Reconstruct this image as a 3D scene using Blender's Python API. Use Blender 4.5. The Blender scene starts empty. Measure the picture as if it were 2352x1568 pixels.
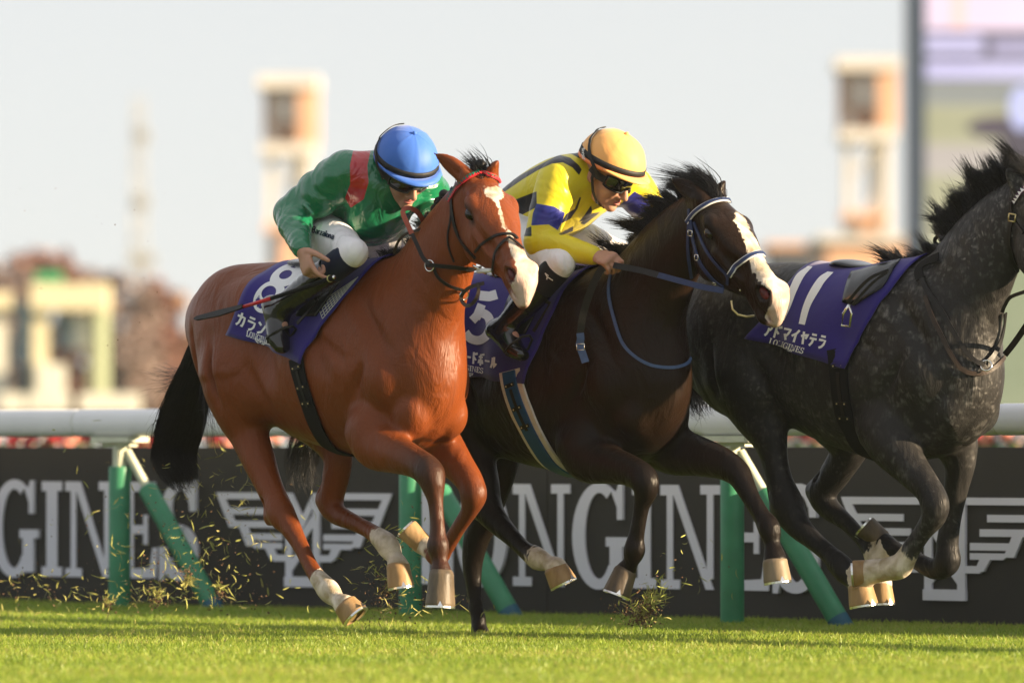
import bpy, math, random
import numpy as np
from mathutils import Vector
from mathutils.bvhtree import BVHTree

random.seed(7)
rng = np.random.default_rng(11)
scene = bpy.context.scene
COL = scene.collection
R = math.radians

# ------------------------------------------------------------------ camera, sky, sun, exposure
CAMZ, PITCH, FP, CX, CY = 0.80, 0.0143, 16791.0, 1176.0, 784.0   # photo measured on a 2352 x 1568 grid
cam_d = bpy.data.cameras.new('camera')
cam_d.sensor_width = 36.0
cam_d.lens = 36.0 * FP / 2352.0
cam_d.clip_end = 6000.0
cam_d.dof.use_dof = True
cam_d.dof.focus_distance = 29.3
cam_d.dof.aperture_fstop = 2.5
cam_d.dof.aperture_blades = 9
cam = bpy.data.objects.new('camera', cam_d)
COL.objects.link(cam)
cam.location = (0, 0, CAMZ)
cam.rotation_euler = (R(90) + PITCH, 0, 0)
scene.camera = cam

SUN_AZ, SUN_EL = -17.0, 13.0          # azimuth from +X (negative = towards the camera), elevation
sd = Vector((math.cos(R(SUN_AZ)) * math.cos(R(SUN_EL)), math.sin(R(SUN_AZ)) * math.cos(R(SUN_EL)), math.sin(R(SUN_EL))))
sun_d = bpy.data.lights.new('sun', 'SUN')
sun_d.energy = 5.0
sun_d.angle = R(0.6)
sun_d.color = (1.0, 0.78, 0.51)
sun = bpy.data.objects.new('sun', sun_d)
COL.objects.link(sun)
sun.rotation_euler = sd.to_track_quat('Z', 'Y').to_euler()

world = bpy.data.worlds.new('World')
scene.world = world
world.use_nodes = True
wn = world.node_tree.nodes
wl = world.node_tree.links
bg = wn['Background']
sky = wn.new('ShaderNodeTexSky')
sky.sky_type = 'NISHITA'
sky.sun_disc = False
sky.sun_elevation = R(SUN_EL)
sky.sun_rotation = R(90.0 - SUN_AZ)
sky.air_density = 0.65
sky.dust_density = 0.1
sky.ozone_density = 1.0
veil = wn.new('ShaderNodeMix'); veil.data_type = 'RGBA'       # thin even winter haze over the whole sky
veil.inputs[0].default_value = 0.85
veil.inputs[7].default_value = (5.12, 5.14, 5.2, 1)
wl.new(sky.outputs['Color'], veil.inputs[6])
wl.new(veil.outputs[2], bg.inputs['Color'])
bg.inputs['Strength'].default_value = 0.055

vs = scene.view_settings
vs.view_transform = 'Standard'
vs.look = 'None'
vs.gamma = 1.0
vs.use_curve_mapping = False
vs.exposure = 1.54
scene.cycles.use_denoising = True
scene.cycles.max_bounces = 6
scene.cycles.diffuse_bounces = 3
scene.cycles.glossy_bounces = 3
scene.cycles.transmission_bounces = 4
scene.cycles.volume_bounces = 1
scene.cycles.transparent_max_bounces = 8
scene.cycles.sample_clamp_indirect = 8.0

# ------------------------------------------------------------------ pixel <-> place
SA, CA = math.sin(PITCH), math.cos(PITCH)
def ray(px, py):
    """direction of the photo's ray through grid point (px, py), scaled so that y = 1"""
    x, y = (px - CX) / FP, (CY - py) / FP
    d = np.array([x, CA - y * SA, SA + y * CA])
    return d / d[1]
def at(px, py, Y):
    d = ray(px, py)
    return np.array([0, 0, CAMZ]) + d * Y
def proj(P):
    P = np.asarray(P, float)
    q = P - np.array([0, 0, CAMZ])
    f = q[..., 1] * CA + q[..., 2] * SA
    up = -q[..., 1] * SA + q[..., 2] * CA
    return CX + FP * q[..., 0] / f, CY - FP * up / f
PM = 560.0     # grid units per metre near the focus

class Frame:
    """a vertical plane of symmetry: origin (x, y), heading yaw degrees off +X towards the camera"""
    def __init__(self, x, y, yaw):
        self.o = np.array([x, y, 0.0])
        c, s = math.cos(R(yaw)), math.sin(R(yaw))
        self.u = np.array([c, -s, 0.0]); self.n = np.array([-s, -c, 0.0]); self.z = np.array([0, 0, 1.0])
        self.yaw = yaw
    def px(self, px, py, n=0.0):
        """point on the photo's ray lying n metres to the near side of the plane"""
        d = ray(px, py); c0 = np.array([0, 0, CAMZ])
        t = (n - np.dot(c0 - self.o, self.n)) / np.dot(d, self.n)
        return c0 + d * t
    def w(self, u, n, z):
        return self.o + self.u * u + self.n * n + self.z * z
    def loc(self, P):
        q = np.asarray(P) - self.o
        return np.stack([q @ self.u, q @ self.n, q[..., 2]], -1)

# ------------------------------------------------------------------ materials
def mat(name, col, rough=0.6, var=0.12, scale=18.0, bump=0.0, bscale=120.0, metal=0.0, spec=0.33,
        sheen=0.0, coat=0.0, trans=0.0, stretch=None, attr=None, col2=None, emit=None, sub=0.0):
    """procedural principled material: noise-mixed colour, noise roughness, noise bump"""
    m = bpy.data.materials.new(name)
    m.use_nodes = True
    nt = m.node_tree; N = nt.nodes; L = nt.links
    b = N['Principled BSDF']
    tc = N.new('ShaderNodeTexCoord')
    src = tc.outputs['Object']
    if stretch:
        mp = N.new('ShaderNodeMapping'); mp.inputs['Scale'].default_value = stretch
        L.new(src, mp.inputs['Vector']); src = mp.outputs['Vector']
    nz = N.new('ShaderNodeTexNoise'); nz.inputs['Scale'].default_value = scale; nz.inputs['Detail'].default_value = 5.0
    L.new(src, nz.inputs['Vector'])
    c = np.array(col[:3], float)
    c2 = np.array(col2[:3], float) if col2 is not None else np.clip(c * (1 + var), 0, 1)
    c1 = c if col2 is not None else c * (1 - var)
    mx = N.new('ShaderNodeMix'); mx.data_type = 'RGBA'
    mx.inputs[6].default_value = (*c1, 1); mx.inputs[7].default_value = (*c2, 1)
    rmp = N.new('ShaderNodeMapRange'); rmp.inputs[1].default_value = 0.3; rmp.inputs[2].default_value = 0.7
    L.new(nz.outputs['Fac'], rmp.inputs[0]); L.new(rmp.outputs[0], mx.inputs[0])
    out = mx.outputs[2]
    if attr:
        at_ = N.new('ShaderNodeAttribute'); at_.attribute_name = attr
        mm = N.new('ShaderNodeMix'); mm.data_type = 'RGBA'; mm.blend_type = 'MULTIPLY'; mm.inputs[0].default_value = 1.0
        L.new(out, mm.inputs[6]); L.new(at_.outputs['Color'], mm.inputs[7]); out = mm.outputs[2]
    L.new(out, b.inputs['Base Color'])
    rr = N.new('ShaderNodeMapRange'); rr.inputs[3].default_value = max(0.02, rough * 0.85); rr.inputs[4].default_value = min(1, rough * 1.15)
    L.new(nz.outputs['Fac'], rr.inputs[0]); L.new(rr.outputs[0], b.inputs['Roughness'])
    b.inputs['Metallic'].default_value = metal
    b.inputs['Specular IOR Level'].default_value = spec
    b.inputs['Sheen Weight'].default_value = sheen
    b.inputs['Coat Weight'].default_value = coat
    if coat: b.inputs['Coat Roughness'].default_value = 0.08
    if sub:
        b.inputs['Subsurface Weight'].default_value = sub; b.inputs['Subsurface Radius'].default_value = (0.02, 0.008, 0.004)
        b.inputs['Subsurface Scale'].default_value = 0.3
    if trans:
        b.inputs['Transmission Weight'].default_value = trans
    if emit is not None:
        b.inputs['Emission Color'].default_value = (*emit[:3], 1); b.inputs['Emission Strength'].default_value = emit[3]
    if bump:
        n2 = N.new('ShaderNodeTexNoise'); n2.inputs['Scale'].default_value = bscale; n2.inputs['Detail'].default_value = 4.0
        L.new(src, n2.inputs['Vector'])
        bp = N.new('ShaderNodeBump'); bp.inputs['Strength'].default_value = bump; bp.inputs['Distance'].default_value = 0.01
        L.new(n2.outputs['Fac'], bp.inputs['Height']); L.new(bp.outputs['Normal'], b.inputs['Normal'])
    return m

# ------------------------------------------------------------------ objects
def tag(o, label=None, cat=None, group=None, kind=None):
    if label: o['label'] = label
    if cat: o['category'] = cat
    if group: o['group'] = group
    if kind: o['kind'] = kind
    return o
def thing(name, label, cat, loc=(0, 0, 0), group=None):
    o = bpy.data.objects.new(name, None)
    o.empty_display_size = 0.2
    COL.objects.link(o); o.location = tuple(float(x) for x in loc)
    return tag(o, label, cat, group)
def root_loc(p):
    l = np.zeros(3)
    while p is not None:
        l += np.array(p.location); p = p.parent
    return l
def mesh_np(name, V, F, mats, parent=None, smooth=True, fm=None, attrs=None, keep=False):
    """V: world coordinates (n,3); F: list of faces or (m,4)/(m,3) array"""
    V = np.asarray(V, np.float32).reshape(-1, 3)
    off = np.zeros(3) if keep else root_loc(parent)
    V = V - off.astype(np.float32)
    me = bpy.data.meshes.new(name)
    if isinstance(F, np.ndarray):
        k = F.shape[1]; m = len(F)
        me.vertices.add(len(V)); me.vertices.foreach_set('co', V.ravel())
        me.loops.add(m * k); me.loops.foreach_set('vertex_index', F.astype(np.int32).ravel())
        me.polygons.add(m); me.polygons.foreach_set('loop_start', np.arange(0, m * k, k, dtype=np.int32))
        me.update(calc_edges=True)
    else:
        me.from_pydata([tuple(map(float, v)) for v in V], [], [tuple(int(i) for i in f) for f in F])
        me.update()
    if not isinstance(mats, (list, tuple)): mats = [mats]
    for m_ in mats: me.materials.append(m_)
    if fm is not None: me.polygons.foreach_set('material_index', np.asarray(fm, np.int32))
    if smooth: me.polygons.foreach_set('use_smooth', np.ones(len(me.polygons), bool))
    if attrs:
        for k_, a in attrs.items():
            a = np.asarray(a, np.float32)
            if a.ndim == 1:
                t = me.attributes.new(k_, 'FLOAT', 'POINT'); t.data.foreach_set('value', a)
            else:
                t = me.attributes.new(k_, 'FLOAT_COLOR', 'POINT')
                if a.shape[1] == 3: a = np.concatenate([a, np.ones((len(a), 1), np.float32)], 1)
                t.data.foreach_set('color', a.ravel())
    me.update()
    o = bpy.data.objects.new(name, me)
    COL.objects.link(o)
    if parent is not None: o.parent = parent
    return o

class MB:
    """collects boxes, tubes, strips, prisms; build() links them as ONE mesh"""
    def __init__(self): self.v = []; self.f = []; self.m = []
    def add(self, V, F, mi=0):
        b = len(self.v)
        self.v.extend([tuple(map(float, x)) for x in V])
        for f in F:
            self.f.append(tuple(int(i) + b for i in f)); self.m.append(mi)
        return self
    def box(self, c, sx, sy, sz, ax=None, ay=None, az=None, mi=0):
        ax = np.array([1, 0, 0.]) if ax is None else np.asarray(ax, float)
        ay = np.array([0, 1, 0.]) if ay is None else np.asarray(ay, float)
        az = np.cross(ax, ay) if az is None else np.asarray(az, float)
        c = np.asarray(c, float); V = []
        for i in (-1, 1):
            for j in (-1, 1):
                for k in (-1, 1): V.append(c + ax * sx * i / 2 + ay * sy * j / 2 + az * sz * k / 2)
        return self.add(V, [(0, 1, 3, 2), (4, 6, 7, 5), (0, 4, 5, 1), (2, 3, 7, 6), (0, 2, 6, 4), (1, 5, 7, 3)], mi)
    def tube(self, pts, rad, n=8, mi=0, caps=True, flat=1.0, up=None):
        pts = [np.asarray(p, float) for p in pts]
        if np.isscalar(rad): rad = [rad] * len(pts)
        V = []; F = []; ref = np.array([0.13, 0.21, 0.97]) if up is None else np.asarray(up, float)
        for i, p in enumerate(pts):
            t = pts[min(i + 1, len(pts) - 1)] - pts[max(i - 1, 0)]
            t = t / (np.linalg.norm(t) + 1e-9)
            a = np.cross(t, ref); la = np.linalg.norm(a)
            if la < 1e-3: a = np.cross(t, np.array([1, 0.1, 0])); la = np.linalg.norm(a)
            a /= la; b = np.cross(a, t)
            for k in range(n):
                q = 2 * math.pi * k / n
                V.append(p + rad[i] * (a * math.cos(q) + b * math.sin(q) * flat))
        for i in range(len(pts) - 1):
            for k in range(n):
                F.append((i * n + k, i * n + (k + 1) % n, (i + 1) * n + (k + 1) % n, (i + 1) * n + k))
        if caps:
            F.append(tuple(range(n - 1, -1, -1))); F.append(tuple((len(pts) - 1) * n + k for k in range(n)))
        return self.add(V, F, mi)
    def ring(self, c, ax, rad, r, n=20, m=8, mi=0, sx=1.0):
        ax = np.asarray(ax, float); ax /= np.linalg.norm(ax)
        a = np.cross(ax, [0.2, 0.3, 0.9]); a /= np.linalg.norm(a); b = np.cross(ax, a)
        V = []; F = []
        for i in range(n):
            q = 2 * math.pi * i / n; d = a * math.cos(q) * sx + b * math.sin(q)
            for k in range(m):
                w = 2 * math.pi * k / m
                V.append(np.asarray(c) + d * (rad + r * math.cos(w)) + ax * r * math.sin(w))
        for i in range(n):
            for k in range(m):
                F.append((i * m + k, ((i + 1) % n) * m + k, ((i + 1) % n) * m + (k + 1) % m, i * m + (k + 1) % m))
        return self.add(V, F, mi)
    def ball(self, c, r, n=12, mi=0, ax=None):
        c = np.asarray(c, float); r = np.broadcast_to(np.asarray(r, float), (3,))
        A = np.eye(3) if ax is None else np.asarray(ax, float)
        V = []; F = []; k = n // 2
        for i in range(k + 1):
            t = math.pi * i / k
            for j in range(n):
                p = 2 * math.pi * j / n
                q = np.array([math.sin(t) * math.cos(p), math.sin(t) * math.sin(p), math.cos(t)]) * r
                V.append(c + q @ A)
        for i in range(k):
            for j in range(n):
                F.append((i * n + j, i * n + (j + 1) % n, (i + 1) * n + (j + 1) % n, (i + 1) * n + j))
        return self.add(V, F, mi)
    def prism(self, poly, o, ax, ay, depth, mi=0):
        """flat polygon poly [(a, b)...] in the plane o + a*ax + b*ay, extruded along ax x ay by depth"""
        o = np.asarray(o, float); ax = np.asarray(ax, float); ay = np.asarray(ay, float)
        nz = np.cross(ax, ay); n = len(poly)
        V = [o + ax * a + ay * b for a, b in poly] + [o + ax * a + ay * b + nz * depth for a, b in poly]
        F = [tuple(range(n - 1, -1, -1)), tuple(range(n, 2 * n))]
        for i in range(n): F.append((i, (i + 1) % n, n + (i + 1) % n, n + i))
        return self.add(V, F, mi)
    def build(self, name, mats, parent=None, smooth=True, sharp=None):
        o = mesh_np(name, np.array(self.v), self.f, mats, parent, smooth, fm=self.m)
        if smooth and sharp is not None:
            md = o.modifiers.new('edges', 'EDGE_SPLIT'); md.split_angle = R(sharp)
        return o

def cr(P, n=4):
    """Catmull-Rom resampling of rows P, n steps per span"""
    P = np.asarray(P, float); Q = np.vstack([2 * P[0] - P[1], P, 2 * P[-1] - P[-2]])
    out = []
    for i in range(1, len(Q) - 2):
        for k in range(n):
            t = k / n
            out.append(0.5 * (2 * Q[i] + (Q[i + 1] - Q[i - 1]) * t + (2 * Q[i - 1] - 5 * Q[i] + 4 * Q[i + 1] - Q[i + 2]) * t * t
                              + (3 * Q[i] - Q[i - 1] - 3 * Q[i + 1] + Q[i + 2]) * t ** 3))
    out.append(P[-1])
    return np.array(out)

# ------------------------------------------------------------------ distance-field modelling: one continuous skin per body
class Field:
    def __init__(self, fr, lo, hi, h):
        """grid in the frame's own (u, n, z) coordinates"""
        self.fr = fr; self.h = h; self.lo = np.array(lo, float)
        self.dim = np.ceil((np.array(hi) - self.lo) / h).astype(int) + 1
        self.d = np.full(self.dim, 0.25, np.float32)
        self.ax = [(self.lo[i] + h * np.arange(self.dim[i])).astype(np.float32) for i in range(3)]
    def _box(self, lo, hi):
        a = np.clip(np.floor((lo - self.lo) / self.h).astype(int), 0, self.dim - 1)
        b = np.clip(np.ceil((hi - self.lo) / self.h).astype(int) + 1, 1, self.dim)
        return a, b
    def _merge(self, a, b, s, k, sub):
        D = self.d[a[0]:b[0], a[1]:b[1], a[2]:b[2]]
        if sub:
            h = np.clip(0.5 - 0.5 * (D + s) / k, 0, 1)
            D[...] = D * (1 - h) - s * h + k * h * (1 - h)
        else:
            h = np.clip(0.5 + 0.5 * (D - s) / k, 0, 1)
            D[...] = D * (1 - h) + s * h - k * h * (1 - h)
    def chain(self, nodes, k=0.03, lat=None, sub=False, steps=4):
        """nodes rows: world x y z, r in plane, r lateral; a smooth tapering limb of elliptical section"""
        nodes = np.asarray(nodes, float)
        if len(nodes) > 2 and steps > 1: nodes = cr(nodes, steps)
        P = self.fr.loc(nodes[:, :3]); r1 = np.maximum(nodes[:, 3], 0.002); r2 = np.maximum(nodes[:, 4], 0.002)
        lv = np.array([0, 1, 0.0]) if lat is None else np.array([np.dot(lat, self.fr.u), np.dot(lat, self.fr.n), lat[2]])
        lv = (lv / np.linalg.norm(lv)).astype(np.float32)
        rm = np.maximum(r1, r2).max() + k + 2 * self.h
        a, b = self._box((P).min(0) - rm, P.max(0) + rm)
        if (b - a).min() <= 0: return
        S = np.full(b - a, 1.0, np.float32)
        for i in range(len(P) - 1):
            rr = max(r1[i], r1[i + 1], r2[i], r2[i + 1]) + k + 2 * self.h
            c, e = self._box(np.minimum(P[i], P[i + 1]) - rr, np.maximum(P[i], P[i + 1]) + rr)
            X = self.ax[0][c[0]:e[0], None, None]; Y = self.ax[1][None, c[1]:e[1], None]; Z = self.ax[2][None, None, c[2]:e[2]]
            A = P[i].astype(np.float32); AB = (P[i + 1] - P[i]).astype(np.float32); L2 = float(AB @ AB) + 1e-12
            t = np.clip(((X - A[0]) * AB[0] + (Y - A[1]) * AB[1] + (Z - A[2]) * AB[2]) / L2, 0, 1)
            qx = X - (A[0] + t * AB[0]); qy = Y - (A[1] + t * AB[1]); qz = Z - (A[2] + t * AB[2])
            ol = qx * lv[0] + qy * lv[1] + qz * lv[2]
            op2 = np.maximum(qx * qx + qy * qy + qz * qz - ol * ol, 0)
            rp = np.float32(r1[i]) + np.float32(r1[i + 1] - r1[i]) * t
            rl = np.float32(r2[i]) + np.float32(r2[i + 1] - r2[i]) * t
            ol2 = ol * ol
            k0 = np.sqrt(op2 / (rp * rp) + ol2 / (rl * rl)); k1 = np.sqrt(op2 / rp ** 4 + ol2 / rl ** 4)
            dd = np.where(k1 > 1e-6, k0 * (k0 - 1) / np.maximum(k1, 1e-6), -np.minimum(rp, rl))
            o0 = c - a; o1 = e - a
            T = S[o0[0]:o1[0], o0[1]:o1[1], o0[2]:o1[2]]
            np.minimum(T, dd, out=T)
        self._merge(a, b, S, k, sub)
    def ell(self, c, rad, axes=None, k=0.03, sub=False):
        """ellipsoid at world c, radii rad along world-space axes rows (default: frame u, n, z)"""
        C = self.fr.loc(np.asarray(c, float)).astype(np.float32)
        if axes is None: A = np.eye(3)
        else:
            A = np.array([[np.dot(v, self.fr.u), np.dot(v, self.fr.n), v[2]] for v in axes])
            A = A / np.linalg.norm(A, axis=1)[:, None]
        rm = max(rad) + k + 2 * self.h
        a, b = self._box(C - rm, C + rm)
        if (b - a).min() <= 0: return
        X = self.ax[0][a[0]:b[0], None, None] - C[0]; Y = self.ax[1][None, a[1]:b[1], None] - C[1]; Z = self.ax[2][None, None, a[2]:b[2]] - C[2]
        k0 = 0; k1 = 0
        for i in range(3):
            q = (X * np.float32(A[i, 0]) + Y * np.float32(A[i, 1]) + Z * np.float32(A[i, 2])) ** 2
            k0 = k0 + q / rad[i] ** 2; k1 = k1 + q / rad[i] ** 4
        k0 = np.sqrt(k0); k1 = np.sqrt(k1)
        s = np.where(k1 > 1e-6, k0 * (k0 - 1) / np.maximum(k1, 1e-6), -min(rad)).astype(np.float32)
        self._merge(a, b, s, k, sub)
    def mesh(self, smooth=2):
        """surface nets -> world vertices, quads"""
        d = self.d; nx, ny, nz = d.shape
        ins = d < 0
        cnt = np.zeros((nx - 1, ny - 1, nz - 1), np.int8)
        for i in (0, 1):
            for j in (0, 1):
                for k in (0, 1): cnt += ins[i:nx - 1 + i, j:ny - 1 + j, k:nz - 1 + k]
        act = (cnt > 0) & (cnt < 8)
        I = np.argwhere(act)
        vid = np.full(act.shape, -1, np.int32); vid[act] = np.arange(len(I))
        co = {}
        for i in (0, 1):
            for j in (0, 1):
                for k in (0, 1): co[(i, j, k)] = d[I[:, 0] + i, I[:, 1] + j, I[:, 2] + k]
        acc = np.zeros((len(I), 3)); n = np.zeros(len(I))
        keys = list(co)
        for a in keys:
            for ax in range(3):
                if a[ax] == 0:
                    b = list(a); b[ax] = 1; b = tuple(b)
                    da, db = co[a], co[b]; m = (da < 0) != (db < 0)
                    t = np.where(m, da / np.where(m, da - db, 1), 0)
                    p = np.array(a, float)[None].repeat(len(I), 0); p[:, ax] += t
                    acc += p * m[:, None]; n += m
        V = (I + acc / n[:, None]) * self.h + self.lo
        F = []
        for ax in range(3):
            o1, o2 = (ax + 1) % 3, (ax + 2) % 3
            s0 = [slice(None)] * 3; s1 = [slice(None)] * 3
            s0[ax] = slice(0, -1); s1[ax] = slice(1, None)
            A_ = ins[tuple(s0)]; B_ = ins[tuple(s1)]
            ch = np.argwhere(A_ != B_)
            ok = (ch[:, o1] > 0) & (ch[:, o2] > 0) & (ch[:, o1] < d.shape[o1] - 1) & (ch[:, o2] < d.shape[o2] - 1)
            ch = ch[ok]
            fl = A_[tuple(ch.T)]
            q = []
            for (e1, e2) in ((-1, -1), (0, -1), (0, 0), (-1, 0)):
                c = ch.copy(); c[:, o1] += e1; c[:, o2] += e2
                q.append(vid[tuple(c.T)])
            q = np.stack(q, 1)
            q[~fl] = q[~fl][:, ::-1]
            F.append(q)
        F = np.concatenate(F)
        F = F[(F >= 0).all(1)]
        if smooth:
            e = np.concatenate([F[:, [0, 1]], F[:, [1, 2]], F[:, [2, 3]], F[:, [3, 0]]])
            deg = np.bincount(e[:, 0], minlength=len(V)) + np.bincount(e[:, 1], minlength=len(V))
            for it in range(smooth):
                S = np.stack([np.bincount(e[:, 0], V[e[:, 1], c], len(V)) + np.bincount(e[:, 1], V[e[:, 0], c], len(V)) for c in range(3)], 1)
                V = V + 0.5 * (S / np.maximum(deg, 1)[:, None] - V)
        W = self.fr.o + V[:, :1] * self.fr.u + V[:, 1:2] * self.fr.n + V[:, 2:3] * self.fr.z
        # (u, n, z) is left-handed: flip
        return W, F[:, ::-1].copy()

def seg_dist(P, A, B):
    AB = B - A; t = np.clip(((P - A) @ AB) / (AB @ AB), 0, 1)
    return np.linalg.norm(P - (A + t[:, None] * AB), axis=1), t
def poly_sd(px, py, poly):
    """signed distance (negative inside) of points to a closed polygon"""
    poly = np.asarray(poly, float); n = len(poly)
    d = np.full(px.shape, 1e9); inside = np.zeros(px.shape, bool)
    for i in range(n):
        a, b = poly[i], poly[(i + 1) % n]; e = b - a
        wx, wy = px - a[0], py - a[1]
        t = np.clip((wx * e[0] + wy * e[1]) / (e @ e + 1e-12), 0, 1)
        d = np.minimum(d, np.hypot(wx - t * e[0], wy - t * e[1]))
        c = ((a[1] > py) != (b[1] > py)) & (px < (b[0] - a[0]) * (py - a[1]) / (b[1] - a[1] + 1e-12) + a[0])
        inside ^= c
    return np.where(inside, -d, d)

class Skin:
    """a finished surface that straps, cloth and print can be laid on"""
    def __init__(self, V, F):
        self.t = BVHTree.FromPolygons([Vector(v) for v in V], [tuple(map(int, f)) for f in F])
    def hit(self, px, py, soft=False):
        d = Vector(ray(px, py)).normalized()
        p, n, i, dist = self.t.ray_cast(Vector((0, 0, CAMZ)), d)
        if p is None:
            if not soft: return None
            q = Vector((0, 0, CAMZ)) + d * (29.2 / d.y)
            for it in range(4):                     # closest approach to the surface along this ray
                p, n, i, dist = self.t.find_nearest(q); q = Vector((0, 0, CAMZ)) + d * (p - Vector((0, 0, CAMZ))).dot(d)
        if n.dot(d) > 0: n = -n
        return np.array(p), np.array(n)
    def cast(self, o, d):
        p, n, i, dist = self.t.ray_cast(Vector(o), Vector(d).normalized())
        return None if p is None else (np.array(p), np.array(n))
    def near(self, P):
        p, n, i, dist = self.t.find_nearest(Vector(P))
        return np.array(p), np.array(n)
# ------------------------------------------------------------------ the setting: turf, rail line, board
RD = np.array([0.643, -0.766, 0.0]); RN = np.array([-0.766, -0.643, 0.0])     # along the rail, towards the track
UP = np.array([0, 0, 1.0])
P0 = np.array([-1.894, 35.3, 0.0])
SP = 2.22

m_ground = mat('turf_soil', (0.045, 0.075, 0.012), 0.95, var=0.25, scale=3.0, bump=0.5, bscale=60)
g = MB()
xs = [-900, -60, 60, 900]; ys = [-20, 20, 60, 3500]
for i in range(3):
    for j in range(3):
        g.add([(xs[i], ys[j], 0), (xs[i + 1], ys[j], 0), (xs[i + 1], ys[j + 1], 0), (xs[i], ys[j + 1], 0)], [(0, 1, 2, 3)])
tag(g.build('ground', m_ground, smooth=False), kind='structure')

def mat_grass():
    m = bpy.data.materials.new('grass_blade'); m.use_nodes = True
    nt = m.node_tree; N = nt.nodes; L = nt.links
    b = N['Principled BSDF']
    oi = N.new('ShaderNodeObjectInfo')
    gi = N.new('ShaderNodeAttribute'); gi.attribute_name = 'tint'
    geo = N.new('ShaderNodeNewGeometry')
    nz = N.new('ShaderNodeTexNoise'); nz.inputs['Scale'].default_value = 0.9; nz.inputs['Detail'].default_value = 4
    L.new(geo.outputs['Position'], nz.inputs['Vector'])
    r1 = N.new('ShaderNodeValToRGB')
    el = r1.color_ramp.elements
    el[0].position = 0.0; el[0].color = (0.17, 0.26, 0.03, 1)
    el[1].position = 1.0; el[1].color = (0.46, 0.40, 0.13, 1)
    e = r1.color_ramp.elements.new(0.45); e.color = (0.30, 0.42, 0.045, 1)
    e = r1.color_ramp.elements.new(0.75); e.color = (0.42, 0.48, 0.08, 1)
    ad = N.new('ShaderNodeMath'); ad.operation = 'ADD'
    ml = N.new('ShaderNodeMath'); ml.operation = 'MULTIPLY_ADD'; ml.inputs[1].default_value = 1.2; ml.inputs[2].default_value = -0.60
    L.new(nz.outputs['Fac'], ml.inputs[0]); L.new(ml.outputs[0], ad.inputs[0]); L.new(gi.outputs['Fac'], ad.inputs[1])
    L.new(ad.outputs[0], r1.inputs['Fac']); L.new(r1.outputs['Color'], b.inputs['Base Color'])
    b.inputs['Roughness'].default_value = 0.45
    tr = N.new('ShaderNodeBsdfTranslucent'); L.new(r1.outputs['Color'], tr.inputs['Color'])
    ms = N.new('ShaderNodeMixShader'); ms.inputs[0].default_value = 0.5
    L.new(b.outputs[0], ms.inputs[1]); L.new(tr.outputs[0], ms.inputs[2])
    L.new(ms.outputs[0], N['Material Output'].inputs['Surface'])
    return m
m_grass = mat_grass()

def grass_patch(seed, n, size, hmin, hmax):
    """one square patch of single blades: bent two-segment blades"""
    r = np.random.default_rng(seed)
    bx = r.uniform(-size / 2, size / 2, n); by = r.uniform(-size / 2, size / 2, n)
    hh = r.uniform(hmin, hmax, n) * (0.75 + 0.5 * r.random(n)); w = r.uniform(0.0016, 0.0032, n)
    th = r.uniform(0, 2 * math.pi, n); le = r.uniform(0.1, 0.9, n) * hh; ph = r.uniform(0, 2 * math.pi, n)
    V = np.zeros((n, 5, 3)); cx, cy = np.cos(th) * w, np.sin(th) * w
    lx, ly = np.cos(ph) * le, np.sin(ph) * le
    V[:, 0] = np.stack([bx - cx, by - cy, 0 * hh], 1); V[:, 1] = np.stack([bx + cx, by + cy, 0 * hh], 1)
    V[:, 2] = np.stack([bx + lx * .35 - cx * .8, by + ly * .35 - cy * .8, hh * .6], 1)
    V[:, 3] = np.stack([bx + lx * .35 + cx * .8, by + ly * .35 + cy * .8, hh * .6], 1)
    V[:, 4] = np.stack([bx + lx, by + ly, hh * (1 - .25 * le / hh)], 1)
    b = (np.arange(n) * 5)[:, None]
    F = [tuple(x) for x in (b + np.array([[0, 1, 3, 2]])).tolist()] + [tuple(x) for x in (b + np.array([[2, 3, 4]])).tolist()]
    tint = np.repeat(np.clip(np.where(r.random(n) < .12, r.uniform(.8, 1.1, n), r.normal(0.45, 0.2, n)), 0, 1), 5)
    return V.reshape(-1, 3), F, tint
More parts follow.
